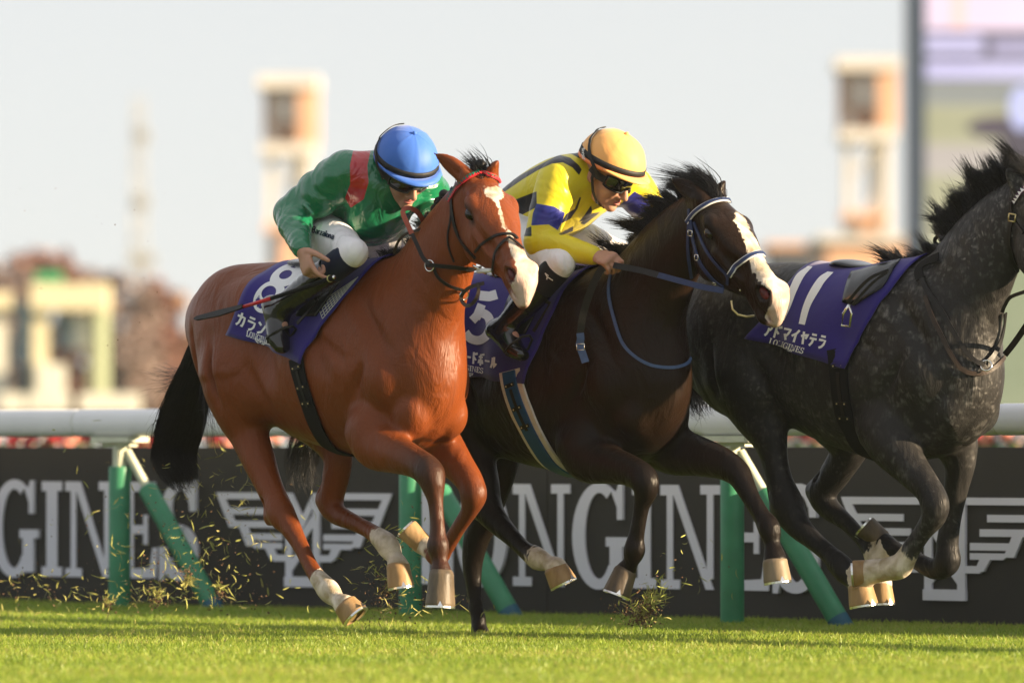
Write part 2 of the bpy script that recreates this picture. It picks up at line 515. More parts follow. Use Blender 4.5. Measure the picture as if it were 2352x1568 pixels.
def grass_field():
    """the turf: a few patches scattered by geometry nodes over the strip the camera sees"""
    src = bpy.data.collections.new('grass_sources')
    for k in range(4):
        V, F, t = grass_patch(40 + k, 460, 0.34, 0.018, 0.040)
        me = bpy.data.meshes.new('grass_tuft'); me.from_pydata(V.tolist(), [], F)
        a = me.attributes.new('tint', 'FLOAT', 'POINT'); a.data.foreach_set('value', t.astype(np.float32))
        me.materials.append(m_grass)
        o = bpy.data.objects.new('grass_tuft', me); src.objects.link(o)
    # strip seen by the camera, as a jittered lattice of points
    pts = []
    Y = 19.0
    r = np.random.default_rng(3)
    while Y < 48:
        hw = 0.0705 * Y + 0.5
        step = 0.17 if Y < 38 else 0.3
        for x in np.arange(-hw, hw, step):
            pts.append((x + r.uniform(-.06, .06), Y + r.uniform(-.06, .06), 0.002))
        Y += step
    me = bpy.data.meshes.new('grass'); me.from_pydata(pts, [], [])
    o = bpy.data.objects.new('grass', me); COL.objects.link(o)
    me.materials.append(m_grass)
    ng = bpy.data.node_groups.new('scatter_grass', 'GeometryNodeTree')
    ng.interface.new_socket('Geometry', in_out='INPUT', socket_type='NodeSocketGeometry')
    ng.interface.new_socket('Geometry', in_out='OUTPUT', socket_type='NodeSocketGeometry')
    N = ng.nodes; L = ng.links
    gi = N.new('NodeGroupInput'); go = N.new('NodeGroupOutput')
    ci = N.new('GeometryNodeCollectionInfo'); ci.inputs['Collection'].default_value = src
    ci.inputs['Separate Children'].default_value = True; ci.inputs['Reset Children'].default_value = True
    ip = N.new('GeometryNodeInstanceOnPoints'); ip.inputs['Pick Instance'].default_value = True
    rv = N.new('FunctionNodeRandomValue'); rv.data_type = 'FLOAT_VECTOR'
    rv.inputs[0].default_value = (0, 0, 0); rv.inputs[1].default_value = (0.0, 0.0, 6.28)
    sv = N.new('FunctionNodeRandomValue'); sv.data_type = 'FLOAT'
    sv.inputs[2].default_value = 0.75; sv.inputs[3].default_value = 1.25
    L.new(gi.outputs[0], ip.inputs['Points']); L.new(ci.outputs[0], ip.inputs['Instance'])
    L.new(rv.outputs[0], ip.inputs['Rotation']); L.new(sv.outputs[1], ip.inputs['Scale'])
    L.new(ip.outputs[0], go.inputs[0])
    md = o.modifiers.new('scatter', 'NODES'); md.node_group = ng
    tag(o, kind='stuff')
grass_field()

# ---- running rail: white oval rail in sections, T brackets, pale posts in green padding, slanting braces
m_rail = mat('rail_white_plastic', (0.80, 0.80, 0.82), 0.32, var=0.04, scale=5, bump=0.03, bscale=30)
m_pale = mat('post_pale_paint', (0.62, 0.64, 0.50), 0.5, var=0.1, scale=15)
m_green = mat('padding_green_vinyl', (0.05, 0.235, 0.125), 0.38, var=0.15, scale=9, bump=0.15, bscale=25)
m_blue = mat('boot_blue_vinyl', (0.02, 0.10, 0.16), 0.5)
rail_root = thing('running_rail', 'long white oval-section running rail along the turf behind the horses', 'rail', P0)
J = [-7.57, -0.32, 6.13, 12.6]
for a, b in zip(J[:-1], J[1:]):
    mb = MB(); prof = []
    for k in range(20):
        q = 2 * math.pi * k / 20
        cq, sq = math.cos(q), math.sin(q)
        prof.append((0.058 * math.copysign(abs(cq) ** 0.75, cq), 0.067 * math.copysign(abs(sq) ** 0.8, sq)))
    sN = [a + 0.004, a + 0.02, b - 0.02, b - 0.004]; sc = [0.93, 1, 1, 0.93]
    V = []
    for s, k in zip(sN, sc):
        for (x, z) in prof: V.append(P0 + RD * s + RN * x * k + UP * (0.912 + z * k))
    F = []
    for i in range(3):
        for k in range(20): F.append((i * 20 + k, (i + 1) * 20 + k, (i + 1) * 20 + (k + 1) % 20, i * 20 + (k + 1) % 20))
    F.append(tuple(range(20))); F.append(tuple(range(79, 59, -1)))
    mb.add(V, F); mb.build('rail_section', m_rail, rail_root, sharp=40)
    mj = MB()
    prof2 = [(x * .9, z * .9) for x, z in prof]
    V = [P0 + RD * (b + e) + RN * x + UP * (0.912 + z) for e in (-.005, .005) for x, z in prof2]
    mj.add(V, [(k, 20 + k, 20 + (k + 1) % 20, (k + 1) % 20) for k in range(20)])
    mj.build('joint_sleeve', m_pale, rail_root)
def make_post():
    o = thing('rail_post', 'x', 'post', P0, 'green padded posts under the running rail')
    b = P0
    mb = MB(); mb.box(b + UP * 0.832, 0.30, 0.13, 0.026, RD, RN); mb.box(b + UP * 0.808, 0.22, 0.05, 0.02, RD, RN)
    mb.build('bracket', m_pale, o, smooth=False)
    mb = MB(); mb.tube([b + UP * 0.0, b + UP * 0.797], 0.034, 14); mb.build('post', m_pale, o, sharp=50)
    mb = MB()
    mb.tube([b + UP * -0.01, b + UP * 0.005, b + UP * 0.69, b + UP * 0.702], [0.05, 0.053, 0.053, 0.049], 18)
    mb.build('padding', m_green, o, sharp=50)
    f = b + np.array([0.48, -0.25, 0.0]); t = b + UP * 0.775 + RD * 0.03 - RN * .02
    mb = MB(); mb.tube([f, t], 0.022, 12); mb.build('brace', m_pale, o, sharp=50)
    d = (f - t)
    mb = MB(); mb.tube([t + d * 0.22, t + d * 0.235, t + d * 0.93], [0.040, 0.047, 0.047], 16, caps=True)
    mb.build('brace_padding', m_green, o, sharp=50)
    mb = MB(); mb.tube([t + d * 0.925, t + d * 1.0], [0.0485, 0.0485], 16); mb.build('brace_foot', m_blue, o, sharp=50)
    return o
def copy_tree(o, parent=None):
    c = o.copy(); COL.objects.link(c)
    if parent is not None: c.parent = parent
    for ch in list(o.children): copy_tree(ch, c)
    return c
post0 = make_post()
plabels = {-1: 'green padded rail post with slanting brace just outside the left edge of the view',
           0: 'green padded rail post and slanting brace left of the bay horse, behind flying turf',
           1: 'green padded rail post half hidden behind the bay horse front legs',
           2: 'green padded rail post with slanting brace beside the outstretched foreleg of the dark horse',
           3: 'green padded rail post outside the right edge behind the grey horse'}
for k in (0, -1, 1, 2, 3):
    o = post0 if k == 0 else copy_tree(post0)
    o.location = tuple(P0 + RD * SP * k); o['label'] = plabels[k]

# ---- advertising board with pale serif lettering and winged emblem
B0 = np.array([-2.57, 36.6, 0.0]); BD = np.array([0.683, -0.730, 0.0]); BD /= np.linalg.norm(BD); BN = np.array([BD[1], -BD[0], 0])
if BN[1] > 0: BN = -BN
m_board = mat('board_black_vinyl', (0.026, 0.025, 0.023), 0.7, var=0.2, scale=2.5, bump=0.1, bscale=8)
m_let = mat('board_letter_grey', (0.60, 0.61, 0.70), 0.6, var=0.04, scale=3)
board = thing('advertising_board', 'long black board reading LONGINES in pale serif capitals behind the rail', 'board', B0)
for k, s in enumerate(np.arange(-4.0, 11.9, 4.0)):
    mb = MB(); c = B0 + BD * (s + 2.0) - BN * 0.02 + UP * 0.40
    mb.box(c, 3.994, 0.04, 0.79, BD, BN); mb.build('board_panel', m_board, board, smooth=False)
for s in np.arange(-4.0, 12.1, 2.0):
    mb = MB(); mb.tube([B0 + BD * s - BN * 0.07, B0 + BD * s - BN * 0.07 + UP * 0.75], 0.02, 8)
    mb.build('support_post', m_pale, board)

# serif letters, unit height 1, each (width, list of polygons)
def arc(cx, cy, rx, ry, a0, a1, n=14):
    return [(cx + rx * math.cos(R(a0 + (a1 - a0) * i / n)), cy + ry * math.sin(R(a0 + (a1 - a0) * i / n))) for i in range(n + 1)]
def bandp(outer, inner):
    """quads between two equally sampled outlines"""
    return [[outer[i], outer[i + 1], inner[i + 1], inner[i]] for i in range(len(outer) - 1)]
def rc(x0, y0, x1, y1): return [(x0, y0), (x1, y0), (x1, y1), (x0, y1)]
def L_I(x=0.0):
    return [rc(x, 0, x + .30, .10), rc(x, .90, x + .30, 1), rc(x + .07, .10, x + .23, .90)]
LET = {}
LET['I'] = (0.32, L_I())
LET['L'] = (0.56, L_I() + [[(.30, 0), (.54, 0), (.54, .34), (.46, .34), (.43, .13), (.30, .10)]])
LET['N'] = (0.74, [rc(0, .0, .24, .09), rc(.08, .09, .155, .90), rc(0, .90, .22, 1.0), [(.22, 1), (.12, 1), (.565, 0), (.66, 0)], rc(.58, .10, .655, .91), rc(.50, .91, .74, 1.0)])
LET['O'] = (0.70, bandp(arc(.34, .5, .34, .52, 0, 360, 32), arc(.34, .5, .18, .42, 0, 360, 32)))
LET['G'] = (0.72, bandp(arc(.34, .5, .34, .52, 60, 318, 24), arc(.34, .5, .18, .42, 60, 318, 24)) +
            [[(.50, .95), (.58, .78), (.58, .66), (.65, .66), (.65, 1.01), (.60, 1.01), (.57, .93)], rc(.44, .40, .72, .49), rc(.49, .04, .65, .40), [(.44, .10), (.49, .16), (.49, .02), (.44, .02)]])
LET['E'] = (0.60, L_I() + [[(.30, 0), (.56, 0), (.58, .32), (.51, .32), (.47, .11), (.30, .10)], [(.30, 1), (.55, 1), (.55, .70), (.48, .70), (.45, .89), (.30, .90)],
                          rc(.23, .46, .40, .55), [(.38, .35), (.44, .35), (.44, .66), (.38, .66)]])
LET['S'] = (0.56, bandp(arc(.28, .735, .26, .285, 20, 245, 18), arc(.28, .735, .115, .185, 20, 245, 18)) +
            bandp(arc(.27, .27, .27, .29, 75, -165, 18), arc(.27, .27, .115, .185, 75, -165, 18)) +
            [[(.17, .477), (.25, .57), (.36, .545), (.30, .44)], [(.44, .70), (.52, .70), (.52, 1.02), (.47, 1.02), (.42, .88)], [(0.0, -.02), (.06, -.02), (.10, .12), (.08, .33), (0, .33)]])
def word(txt, gap=0.035):
    out = []; x = 0
    for ch in txt:
        w, ps = LET[ch]
        for p in ps: out.append([(x + a, b) for a, b in p])
        x += w + gap
    return out, x - gap
# winged hourglass, unit width 1 centred on 0, heights from the top (0) downwards
def emblem():
    P = []
    for sg in (-1, 1):
        def q(pts): P.append([(sg * a, b) for a, b in pts][::sg])
        q([(.075, 0), (.50, 0), (.488, -.04), (.062, -.04)])                   # top edge of the wing
        q([(.487, -.04), (.425, -.21), (.375, -.21), (.447, -.04)])
        q([(.20, -.092), (.466, -.092), (.455, -.132), (.20, -.132)])
        q([(.165, -.17), (.405, -.17), (.39, -.21), (.165, -.21)])
        q([(.365, -.21), (.325, -.322), (.275, -.322), (.315, -.21)])
        q([(.12, -.245), (.318, -.245), (.305, -.285), (.12, -.285)])
        q([(.12, -.30), (.31, -.30), (.275, -.335), (.12, -.335)])
        q([(.215, -.335), (.185, -.40), (.14, -.40), (.165, -.335)])
        q([(.062, -.37), (.20, -.37), (.165, -.41), (.062, -.41)])
        q([(.10, 0), (.062, 0), (0, -.14), (0, -.225)])
        q([(.062, -.05), (.098, -.02), (.098, -.56), (.062, -.56)])
        q([(.062, -.13), (.062, -.205), (.004, -.30), (.004, -.225)])
        q([(.004, -.30), (.062, -.40), (.062, -.47), (.004, -.375)])
    P.append([(-.10, -.50), (.10, -.50), (.10, -.56), (-.10, -.56)])
    return P
def lay(polys, place, name, m, parent, depth):
    mb = MB()
    for k, p in enumerate(polys):
        q = [place(a, b) for a, b in p]
        n = len(q); F = [tuple(range(n))]
        V = [v for v, nn in q] + [v + nn * (depth + .0004 * k) for v, nn in q]
        F = [tuple(range(n)), tuple(range(2 * n - 1, n - 1, -1))] + [(i, n + i, n + (i + 1) % n, (i + 1) % n) for i in range(n)]
        mb.add(V, F)
    return mb.build(name, m, parent, smooth=False)
WP, WW = word('LONGINES')
for s0 in (3.086 - 4.22, 3.086, 3.086 + 4.22):
    x = 0
    for ch in 'LONGINES':
        w, ps = LET[ch]
        sx = 2.69 / WW
        lay(ps, lambda a, b: (B0 + BD * (s0 + (x + a) * sx) + UP * (0.155 + b * 0.47) + BN * 0.002, BN), 'letter', m_let, board, 0.006)
        x += w + 0.035
    lay(emblem(), lambda a, b: (B0 + BD * (s0 - 0.135 - 0.64 + a * 1.27) + UP * (0.577 + b * 0.80) + BN * 0.002, BN), 'winged_emblem', m_let, board, 0.006)
# ------------------------------------------------------------------ far background, out of focus
def put(px, py, Y): return at(px, py, Y)
m_cream = mat('cream_steel_paint', (.80, .72, .48), .5, var=.05, scale=1)
m_gatew = mat('gate_white_paint', (.78, .76, .66), .5, var=.06, scale=1)
m_gateg = mat('gate_green_paint', (.03, .30, .12), .5)
m_gateb = mat('gate_blue_grey', (.22, .32, .42), .6)
m_conc = mat('haze_paled_concrete', (.72, .68, .63), .8, var=.08, scale=.6)  # concrete colour paled to stand in for distance haze
m_orange = mat('haze_paled_orange_cladding', (.74, .44, .28), .7, var=.08, scale=.8)  # orange cladding, likewise paled in its colour to imitate haze
m_glass = mat('haze_paled_window_glass', (.16, .16, .17), .3)  # dark glass, its colour lifted to imitate haze in front of it
m_slate = mat('slate_blue_frame', (.040, .062, .105), .6, var=.05)
m_roof = mat('roof_dark_grey', (.10, .11, .13), .6)
m_mast = mat('galvanised_mast', (.34, .34, .33), .7)

def plane_axes(): return np.array([1., 0, 0]), np.array([0, -1., 0])
def tower(px, Y, label, sc=1.0, left=False):
    """patrol tower: legs, lower platform with hood, upper glazed cabin with lit side wing"""
    b = put(px, 1024, Y); b[2] = 0
    o = thing('patrol_tower', label, 'tower', b, 'patrol towers beyond the course')
    W = 1.05 * sc
    for i in (-1, 1):
        for j in (-1, 1):
            mb = MB(); mb.box(b + np.array([i * W * .8, j * W, 8.0 * sc]), .30, .30, 16.0 * sc); mb.build('leg', m_conc, o, smooth=False)
    for k in range(6):
        mb = MB(); z = (2 + k * 2.2) * sc
        mb.tube([b + np.array([-W * .8, -W, z]), b + np.array([W * .8, -W, z + 2.0 * sc])], .07, 6); mb.build('brace', m_conc, o)
    mb = MB(); mb.box(b + np.array([W * .55, 0, 7.5 * sc]), .9, W * 2, 15 * sc); mb.build('stair_shaft', m_conc, o, smooth=False)
    mb = MB(); mb.box(b + np.array([0, 0, 9.2 * sc]), 2.2 * sc, 3.2, .3); mb.box(b + np.array([-.1 * sc, 0, 11.3 * sc]), 2.1 * sc, 3.0, .35); mb.box(b + np.array([.3 * sc, .2, 10.2 * sc]), 1.3 * sc, 2.4, 1.9 * sc); mb.build('lower_platform', m_orange, o, smooth=False)
    mb = MB(); mb.box(b + np.array([-.70 * sc, -.3, 10.2 * sc]), .45 * sc, 2.6, 1.7 * sc); mb.build('lower_window', m_glass, o, smooth=False)
    mb = MB(); mb.box(b + np.array([0, 0, 15.0 * sc]), 2.6 * sc, 3.6, .5); mb.build('upper_deck', m_conc, o, smooth=False)
    mb = MB(); mb.box(b + np.array([0, 0, 18.2 * sc]), 2.9 * sc, 4.0, .5); mb.build('roof', m_conc, o, smooth=False)
    mb = MB(); mb.box(b + np.array([.92 * sc, 0, 16.6 * sc]), .95 * sc, 3.2, 2.7 * sc); mb.box(b + np.array([-.3 * sc, 1.0, 16.6 * sc]), 1.9 * sc, .5, 2.7 * sc); mb.build('upper_cabin', m_orange, o, smooth=False)
    mb = MB(); mb.box(b + np.array([-.20 * sc, -1.0, 16.9 * sc]), 1.25 * sc, 1.2, 1.3 * sc); mb.build('upper_window', m_glass, o, smooth=False)
    return o
tower(664, 300.0, 'tall patrol tower with orange cabins against the sky above the green jockey', .86)
tower(1990, 300.0, 'tall patrol tower with orange cabins just left of the big screen', .90)

# lattice mast far left
b = put(318, 1024, 420.0); b[2] = 0
o = thing('lattice_mast', 'thin grey lattice mast rising from the autumn trees at the left', 'mast', b)
for i in (-1, 1):
    for j in (-1, 1):
        mb = MB(); mb.tube([b + np.array([i * .55, j * .55, 0]), b + np.array([i * .22, j * .22, 20.9])], .075, 6); mb.build('leg', m_mast, o)
for k in range(18):
    z = 1.1 * k + .5; s = 1 if k % 2 else -1; w = .55 - .33 * z / 20.9
    mb = MB(); mb.tube([b + np.array([-w * s, -w, z]), b + np.array([w * s, -w, z + 1.1])], .06, 6); mb.build('lattice_bar', m_mast, o)
for z, w in ((11.5, .95), (14.8, .5), (18.6, .5)):
    mb = MB(); mb.box(b + np.array([.2, 0, z]), w * 1.6, 1.0, .7); mb.build('antenna', m_mast, o, smooth=False)

# big screen
Ys = 190.0; S0 = put(2084, 1024, Ys); S0[2] = 0
scr = thing('video_screen', 'giant video screen in a slate blue frame at the right edge showing a race', 'screen', S0)
mu = 16791 / Ys
mb = MB(); mb.box(S0 + np.array([.225, 0, 7.5]), .45, 1.2, 15.0); mb.build('frame_post', m_slate, scr, smooth=False)
mb = MB(); mb.box(S0 + np.array([12, .9, 8.5]), 24, .4, 15); mb.build('cabinet', m_roof, scr, smooth=False)
mb = MB(); mb.box(S0 + np.array([12, .2, .9]), 23.4, 1.0, .3); mb.build('bottom_frame', m_slate, scr, smooth=False)
def emit_mat(name, c1, c2=None, st=.42, scale=.5, stretch=(1, 1, 1)):
    m = bpy.data.materials.new(name); m.use_nodes = True; nt = m.node_tree; N = nt.nodes; L = nt.links
    b_ = N['Principled BSDF']; b_.inputs['Base Color'].default_value = (.02, .02, .02, 1); b_.inputs['Roughness'].default_value = .5
    tc = N.new('ShaderNodeTexCoord'); mp = N.new('ShaderNodeMapping'); mp.inputs['Scale'].default_value = stretch; L.new(tc.outputs['Object'], mp.inputs[0])
    nz = N.new('ShaderNodeTexNoise'); nz.inputs['Scale'].default_value = scale; nz.inputs['Detail'].default_value = 4; L.new(mp.outputs[0], nz.inputs['Vector'])
    mx = N.new('ShaderNodeMix'); mx.data_type = 'RGBA'; mx.inputs[6].default_value = (*c1, 1); mx.inputs[7].default_value = (*(c2 or c1), 1)
    r = N.new('ShaderNodeMapRange'); r.inputs[1].default_value = .35; r.inputs[2].default_value = .65; L.new(nz.outputs['Fac'], r.inputs[0]); L.new(r.outputs[0], mx.inputs[0])
    L.new(mx.outputs[2], b_.inputs['Emission Color']); b_.inputs['Emission Strength'].default_value = st
    return m
def sheet(name, x0, x1, y0, y1, m, d=0.0, cut=0):
    """a lit picture area between screen rows y0..y1 of the photo grid, at the screen's own plane"""
    z1 = CAMZ + (1024 - y0) / mu; z0 = CAMZ + (1024 - y1) / mu; a = S0[0] + (x0 - 2084) / mu; b_ = S0[0] + (x1 - 2084) / mu
    Y = S0[1] + .62 - d
    mb = MB(); mb.add([(a + cut, Y, z0), (b_, Y, z0), (b_, Y, z1), (a, Y, z1)], [(0, 1, 2, 3)]); return mb.build(name, m, scr, smooth=False)
sheet('display', 2118, 3500, -260, 945, emit_mat('screen_turf', (.36, .35, .20), (.50, .47, .30), .42, .35, (.25, 1, 1.6)))
sheet('top_band', 2118, 3500, -260, 66, emit_mat('screen_pink', (.86, .66, .78), (.90, .72, .84), .42), .02)
sheet('top_accent', 2190, 2222, -260, 62, emit_mat('screen_peach', (.92, .60, .52), None, .45), .04)
sheet('caption_ground', 2118, 3500, 66, 182, emit_mat('screen_dark', (.10, .09, .14), (.16, .14, .2), .42), .03)
for y0, y1, x1 in ((78, 96, 2262), (102, 122, 2262), (140, 178, 3500)): sheet('caption_band', 2126, x1, y0, y1, emit_mat('screen_lilac', (.56, .52, .78), (.66, .62, .86), .42), .05)
sheet('caption_band', 2285, 3500, 90, 122, emit_mat('screen_violet', (.34, .30, .46), (.46, .42, .6), .42), .05)
sheet('picture_sky', 2118, 3500, 184, 240, emit_mat('screen_grey', (.24, .25, .23), (.30, .31, .28), .42, .4, (.2, 1, 1)), .02)
sheet('picture_track', 2118, 3500, 330, 400, emit_mat('screen_track', (.46, .40, .36), (.52, .46, .40), .42, .6, (.1, 1, 2)), .02)
sheet('picture_far_turf', 2118, 3500, 560, 945, emit_mat('screen_green', (.22, .26, .14), (.30, .32, .18), .42, .4, (.3, 1, 1.5)), .02)
def blob(name, px, py, rx, ry, m, d):
    c = np.array([S0[0] + (px - 2084) / mu, S0[1] + .62 - d, CAMZ + (1024 - py) / mu])
    V = [c] + [c + np.array([math.cos(q) * rx / mu, 0, math.sin(q) * ry / mu]) for q in np.linspace(0, 2 * math.pi, 24, endpoint=False)]
    mesh_np(name, np.array(V), [(0, 1 + i, 1 + (i + 1) % 24) for i in range(24)], m, scr, smooth=False)
blob('picture_horse', 2300, 290, 74, 26, emit_mat('screen_horse', (.07, .05, .08), None, .4), .06)
blob('picture_horse', 2356, 318, 52, 54, emit_mat('screen_horse_dark', (.05, .04, .07), None, .4), .07)
blob('picture_rider', 2352, 246, 30, 52, emit_mat('screen_rider', (.50, .50, .85), (.60, .66, .9), .42), .08)
blob('picture_cap', 2362, 392, 24, 18, emit_mat('screen_red', (.55, .04, .06), None, .4), .08)

# stand and sheds by the screen
def shed(px0, px1, ytop, Y, label, m, mr, windows=0, wm=None, name='building'):
    a = put(px0, 1024, Y); b = put(px1, 1024, Y); w = b[0] - a[0]; h = CAMZ + (1024 - ytop) * Y / FP; c = (a + b) / 2; c[2] = 0
    o = thing(name, label, 'building', c)
    mb = MB(); mb.box(c + np.array([0, 5, h * .5]), w, 10, h); mb.build('wall', m, o, smooth=False)
    mb = MB(); mb.box(c + np.array([0, 5, h + .12]), w + .6, 10.6, .24); mb.build('roof', mr, o, smooth=False)
    for i in range(windows):
        mb = MB(); mb.box(c + np.array([-w / 2 + w * (i + .5) / windows, -.02, h * .70]), w / windows * .7, .12, h * .22); mb.build('window', wm or m_glass, o, smooth=False)
    return o
shed(1900, 2082, 556, 240.0, 'orange lit building between the black horse head and the screen', m_orange, m_conc, 2, m_conc)
shed(1782, 1899, 572, 260.0, 'low grey building with orange edge behind the black horse head', m_roof, m_orange, 3)

# starting gate, white and cream, at the left
Yg = 170.0; mg = FP / Yg
g0 = put(70, 1024, Yg); g0[2] = 0
gate = thing('starting_gate', 'cream and white starting gate frame with a green top at the left edge', 'starting gate', g0)
def gb(name, px0, px1, py0, py1, m, dy=0.0, th=.5):
    x0, x1 = g0[0] + (px0 - 70) / mg, g0[0] + (px1 - 70) / mg; z1, z0 = CAMZ + (1024 - py0) / mg, CAMZ + (1024 - py1) / mg
    mb = MB(); mb.box(np.array([(x0 + x1) / 2, g0[1] + dy, (z0 + z1) / 2]), x1 - x0, th, z1 - z0); return mb.build(name, m, gate, smooth=False)
gb('beam', 74, 250, 652, 712, m_cream, 0, 1.2); gb('post', 76, 112, 712, 935, m_cream); gb('post', 204, 226, 712, 935, m_cream); gb('post', 226, 250, 712, 935, mat('gate_pale_green', (.62, .68, .42), .5), -.3)
gb('panel', 88, 152, 836, 905, m_gatew, -.4); gb('padding', 128, 200, 718, 800, m_gateb, .6); gb('door', 168, 206, 720, 800, m_gatew, .2); gb('top_sign', 84, 140, 624, 650, m_gateg, 0, .8)
gb('side_panel', 30, 70, 690, 935, m_gateb, .8); gb('beam', -60, 28, 672, 710, m_cream, 0, 1.2); gb('post', -20, 14, 720, 935, m_gatew, 0); gb('wheel_guard', 28, 66, 838, 900, m_roof, .3)
for a, b in ((2, 58), (66, 100), (102, 160), (184, 320)):
    x0, x1 = put(a, 1024, 150.0), put(b, 1024, 150.0)
    o = thing('barrier', 'x', 'barrier', ((x0[0] + x1[0]) / 2, 150.0, 0), 'low sunlit white barriers beyond the rail at the left')
    o['label'] = {2: 'low white barrier at the far left edge', 66: 'short white barrier in front of the gate post', 102: 'low white barrier under the starting gate panel', 184: 'longest low white barrier right of the starting gate'}[a]
    mb = MB(); z1 = CAMZ + (1024 - 896) * 150 / FP; mb.box(np.array([(x0[0] + x1[0]) / 2, 150.0, z1 - .25]), x1[0] - x0[0], .5, .38); mb.build('board', m_gatew, o, smooth=False)
    for k in (x0[0] + .1, x1[0] - .1):
        mb = MB(); mb.box(np.array([k, 150.2, z1 * .5 - .1]), .08, .08, z1 - .2); mb.build('leg', m_gatew, o, smooth=False)

# autumn trees
def leaf_mat(name, c1, c2):
    m = mat(name, c1, .7, col2=c2, scale=.9); return m
m_lr = leaf_mat('haze_paled_leaf_red', (.36, .19, .15), (.46, .28, .22)); m_lo = leaf_mat('haze_paled_leaf_orange', (.48, .29, .18), (.56, .38, .27)); m_lb = leaf_mat('haze_paled_leaf_brown', (.36, .27, .24), (.46, .36, .32))  # leaf colours lightened to imitate the fading of hazy air
m_bark = mat('tree_bark', (.10, .07, .05), .9, var=.3, scale=4)
def tree(px, ytop, Y, wpx, label, m, seed, ybot=960):
    r = np.random.default_rng(seed); b = put(px, 1024, Y); b[2] = 0; k = FP / Y
    h = CAMZ + (1024 - ytop) / k; w = wpx / k
    o = thing('autumn_tree', label, 'tree', b, 'autumn trees at the left')
    mb = MB(); mb.tube([b, b + np.array([.1, 0, h * .3]), b + np.array([-.1, 0, h * .75])], [.22, .16, .05], 8)
    for i in range(7):
        q = r.uniform(0, 6.3); z = h * r.uniform(.25, .6); mb.tube([b + np.array([0, 0, z]), b + np.array([math.cos(q) * w * .35, math.sin(q) * w * .35, z + h * .22])], [.08, .02], 6)
    mb.build('trunk', m_bark, o)
    n = 2600; V = []; F = []
    cl = [(r.uniform(-.42, .42) * w, r.uniform(-.4, .4) * w, h * r.uniform(.22, .90), r.uniform(.12, .26) * w) for _ in range(30)]
    for i in range(n):
        c = cl[r.integers(len(cl))]; d = r.normal(0, 1, 3); d /= np.linalg.norm(d); p = b + np.array([c[0], c[1], c[2]]) * np.array([1 - .55 * max(0, c[2] / h - .55), 1, 1]) + d * c[3] * r.uniform(.5, 1.1)
        if p[2] > h: p[2] = h - r.random() * .4
        a = r.normal(0, 1, 3); a /= np.linalg.norm(a); e = np.cross(a, [.3, .5, .8]); e /= np.linalg.norm(e); s = r.uniform(.10, .22)
        j = len(V); V += [p - a * s, p + e * s * .6, p + a * s, p - e * s * .6]; F.append((j, j + 1, j + 2, j + 3))
    mesh_np('crown', np.array(V), F, m, o, smooth=False)
for i, (px, yt, w, m, lb) in enumerate([(20, 585, 150, m_lb, 'dull brown autumn tree at the far left behind the starting gate'), (112, 545, 170, m_lr, 'tallest reddish autumn tree above the green topped starting gate'), (205, 570, 160, m_lb, 'brown autumn tree directly right of the red tree'),
                                     (275, 575, 170, m_lb, 'orange tinged autumn tree right of the starting gate frame'), (335, 610, 160, m_lr, 'low russet autumn tree below the lattice mast'), (400, 650, 150, m_lo, 'lowest orange autumn tree close to the bay horse rump')]):
    tree(px, yt, 215.0 + 6 * (i % 3), w, lb, m, 60 + i)

# flower bed beyond the board: rows of red and salmon flower clumps over low leaves
m_fr = mat('flower_red', (.42, .035, .045), .7); m_fs = mat('flower_salmon', (.75, .28, .20), .7); m_fp = mat('flower_pale', (.80, .62, .60), .7); m_leafg = mat('flower_leaf', (.05, .09, .03), .8)
r = np.random.default_rng(77)
fb = MB(); fl = {0: MB(), 1: MB(), 2: MB()}
for s in np.arange(-3.2, 13.0, .11):
    Yb = 56.0 - 1.0 * s; x = -5.4 + s * .92
    zt = .86 + r.uniform(-.02, .05)
    c = np.array([x, Yb, 0.0]); fb.ball(c + np.array([0, 0, .42]), np.array([.16, .16, .42]), 8)
    k = int(r.choice([0, 0, 1, 1, 2], p=[.3, .2, .2, .2, .1]))
    for q in range(3): fl[k].ball(c + np.array([r.normal(0, .06), r.normal(0, .06), zt + r.uniform(-.05, .02)]), .045, 6)
bed = thing('flower_bed', 'row of red and salmon flowers just showing between the board and the rail', 'flower bed', (0, 52, 0))
tag(fb.build('leaves', m_leafg, bed), kind='stuff')
for k, m in ((0, m_fr), (1, m_fs), (2, m_fp)): tag(fl[k].build('blossoms', m, bed), kind='stuff')
# ------------------------------------------------------------------ horses
class Head:
    """head axes: a from poll to lip, b towards the face, c to the near side; origin at the poll"""
    def __init__(self, poll, yaw, pitch, sc=1.0, roll=0.0):
        f = Frame(0, 0, yaw)
        self.o = np.asarray(poll, float); self.s = sc
        cp, sp = math.cos(R(pitch)), math.sin(R(pitch))
        self.a = cp * f.u - sp * f.z; self.b = sp * f.u + cp * f.z; self.c = f.n
        cr_, sr = math.cos(R(roll)), math.sin(R(roll))
        self.b, self.c = self.b * cr_ + self.c * sr, self.c * cr_ - self.b * sr
    def p(self, a, b, c=0.0): return self.o + self.s * (self.a * a + self.b * b + self.c * c)
    def loc(self, P):
        q = (np.asarray(P) - self.o) / self.s
        return np.stack([q @ self.a, q @ self.b, q @ self.c], -1)

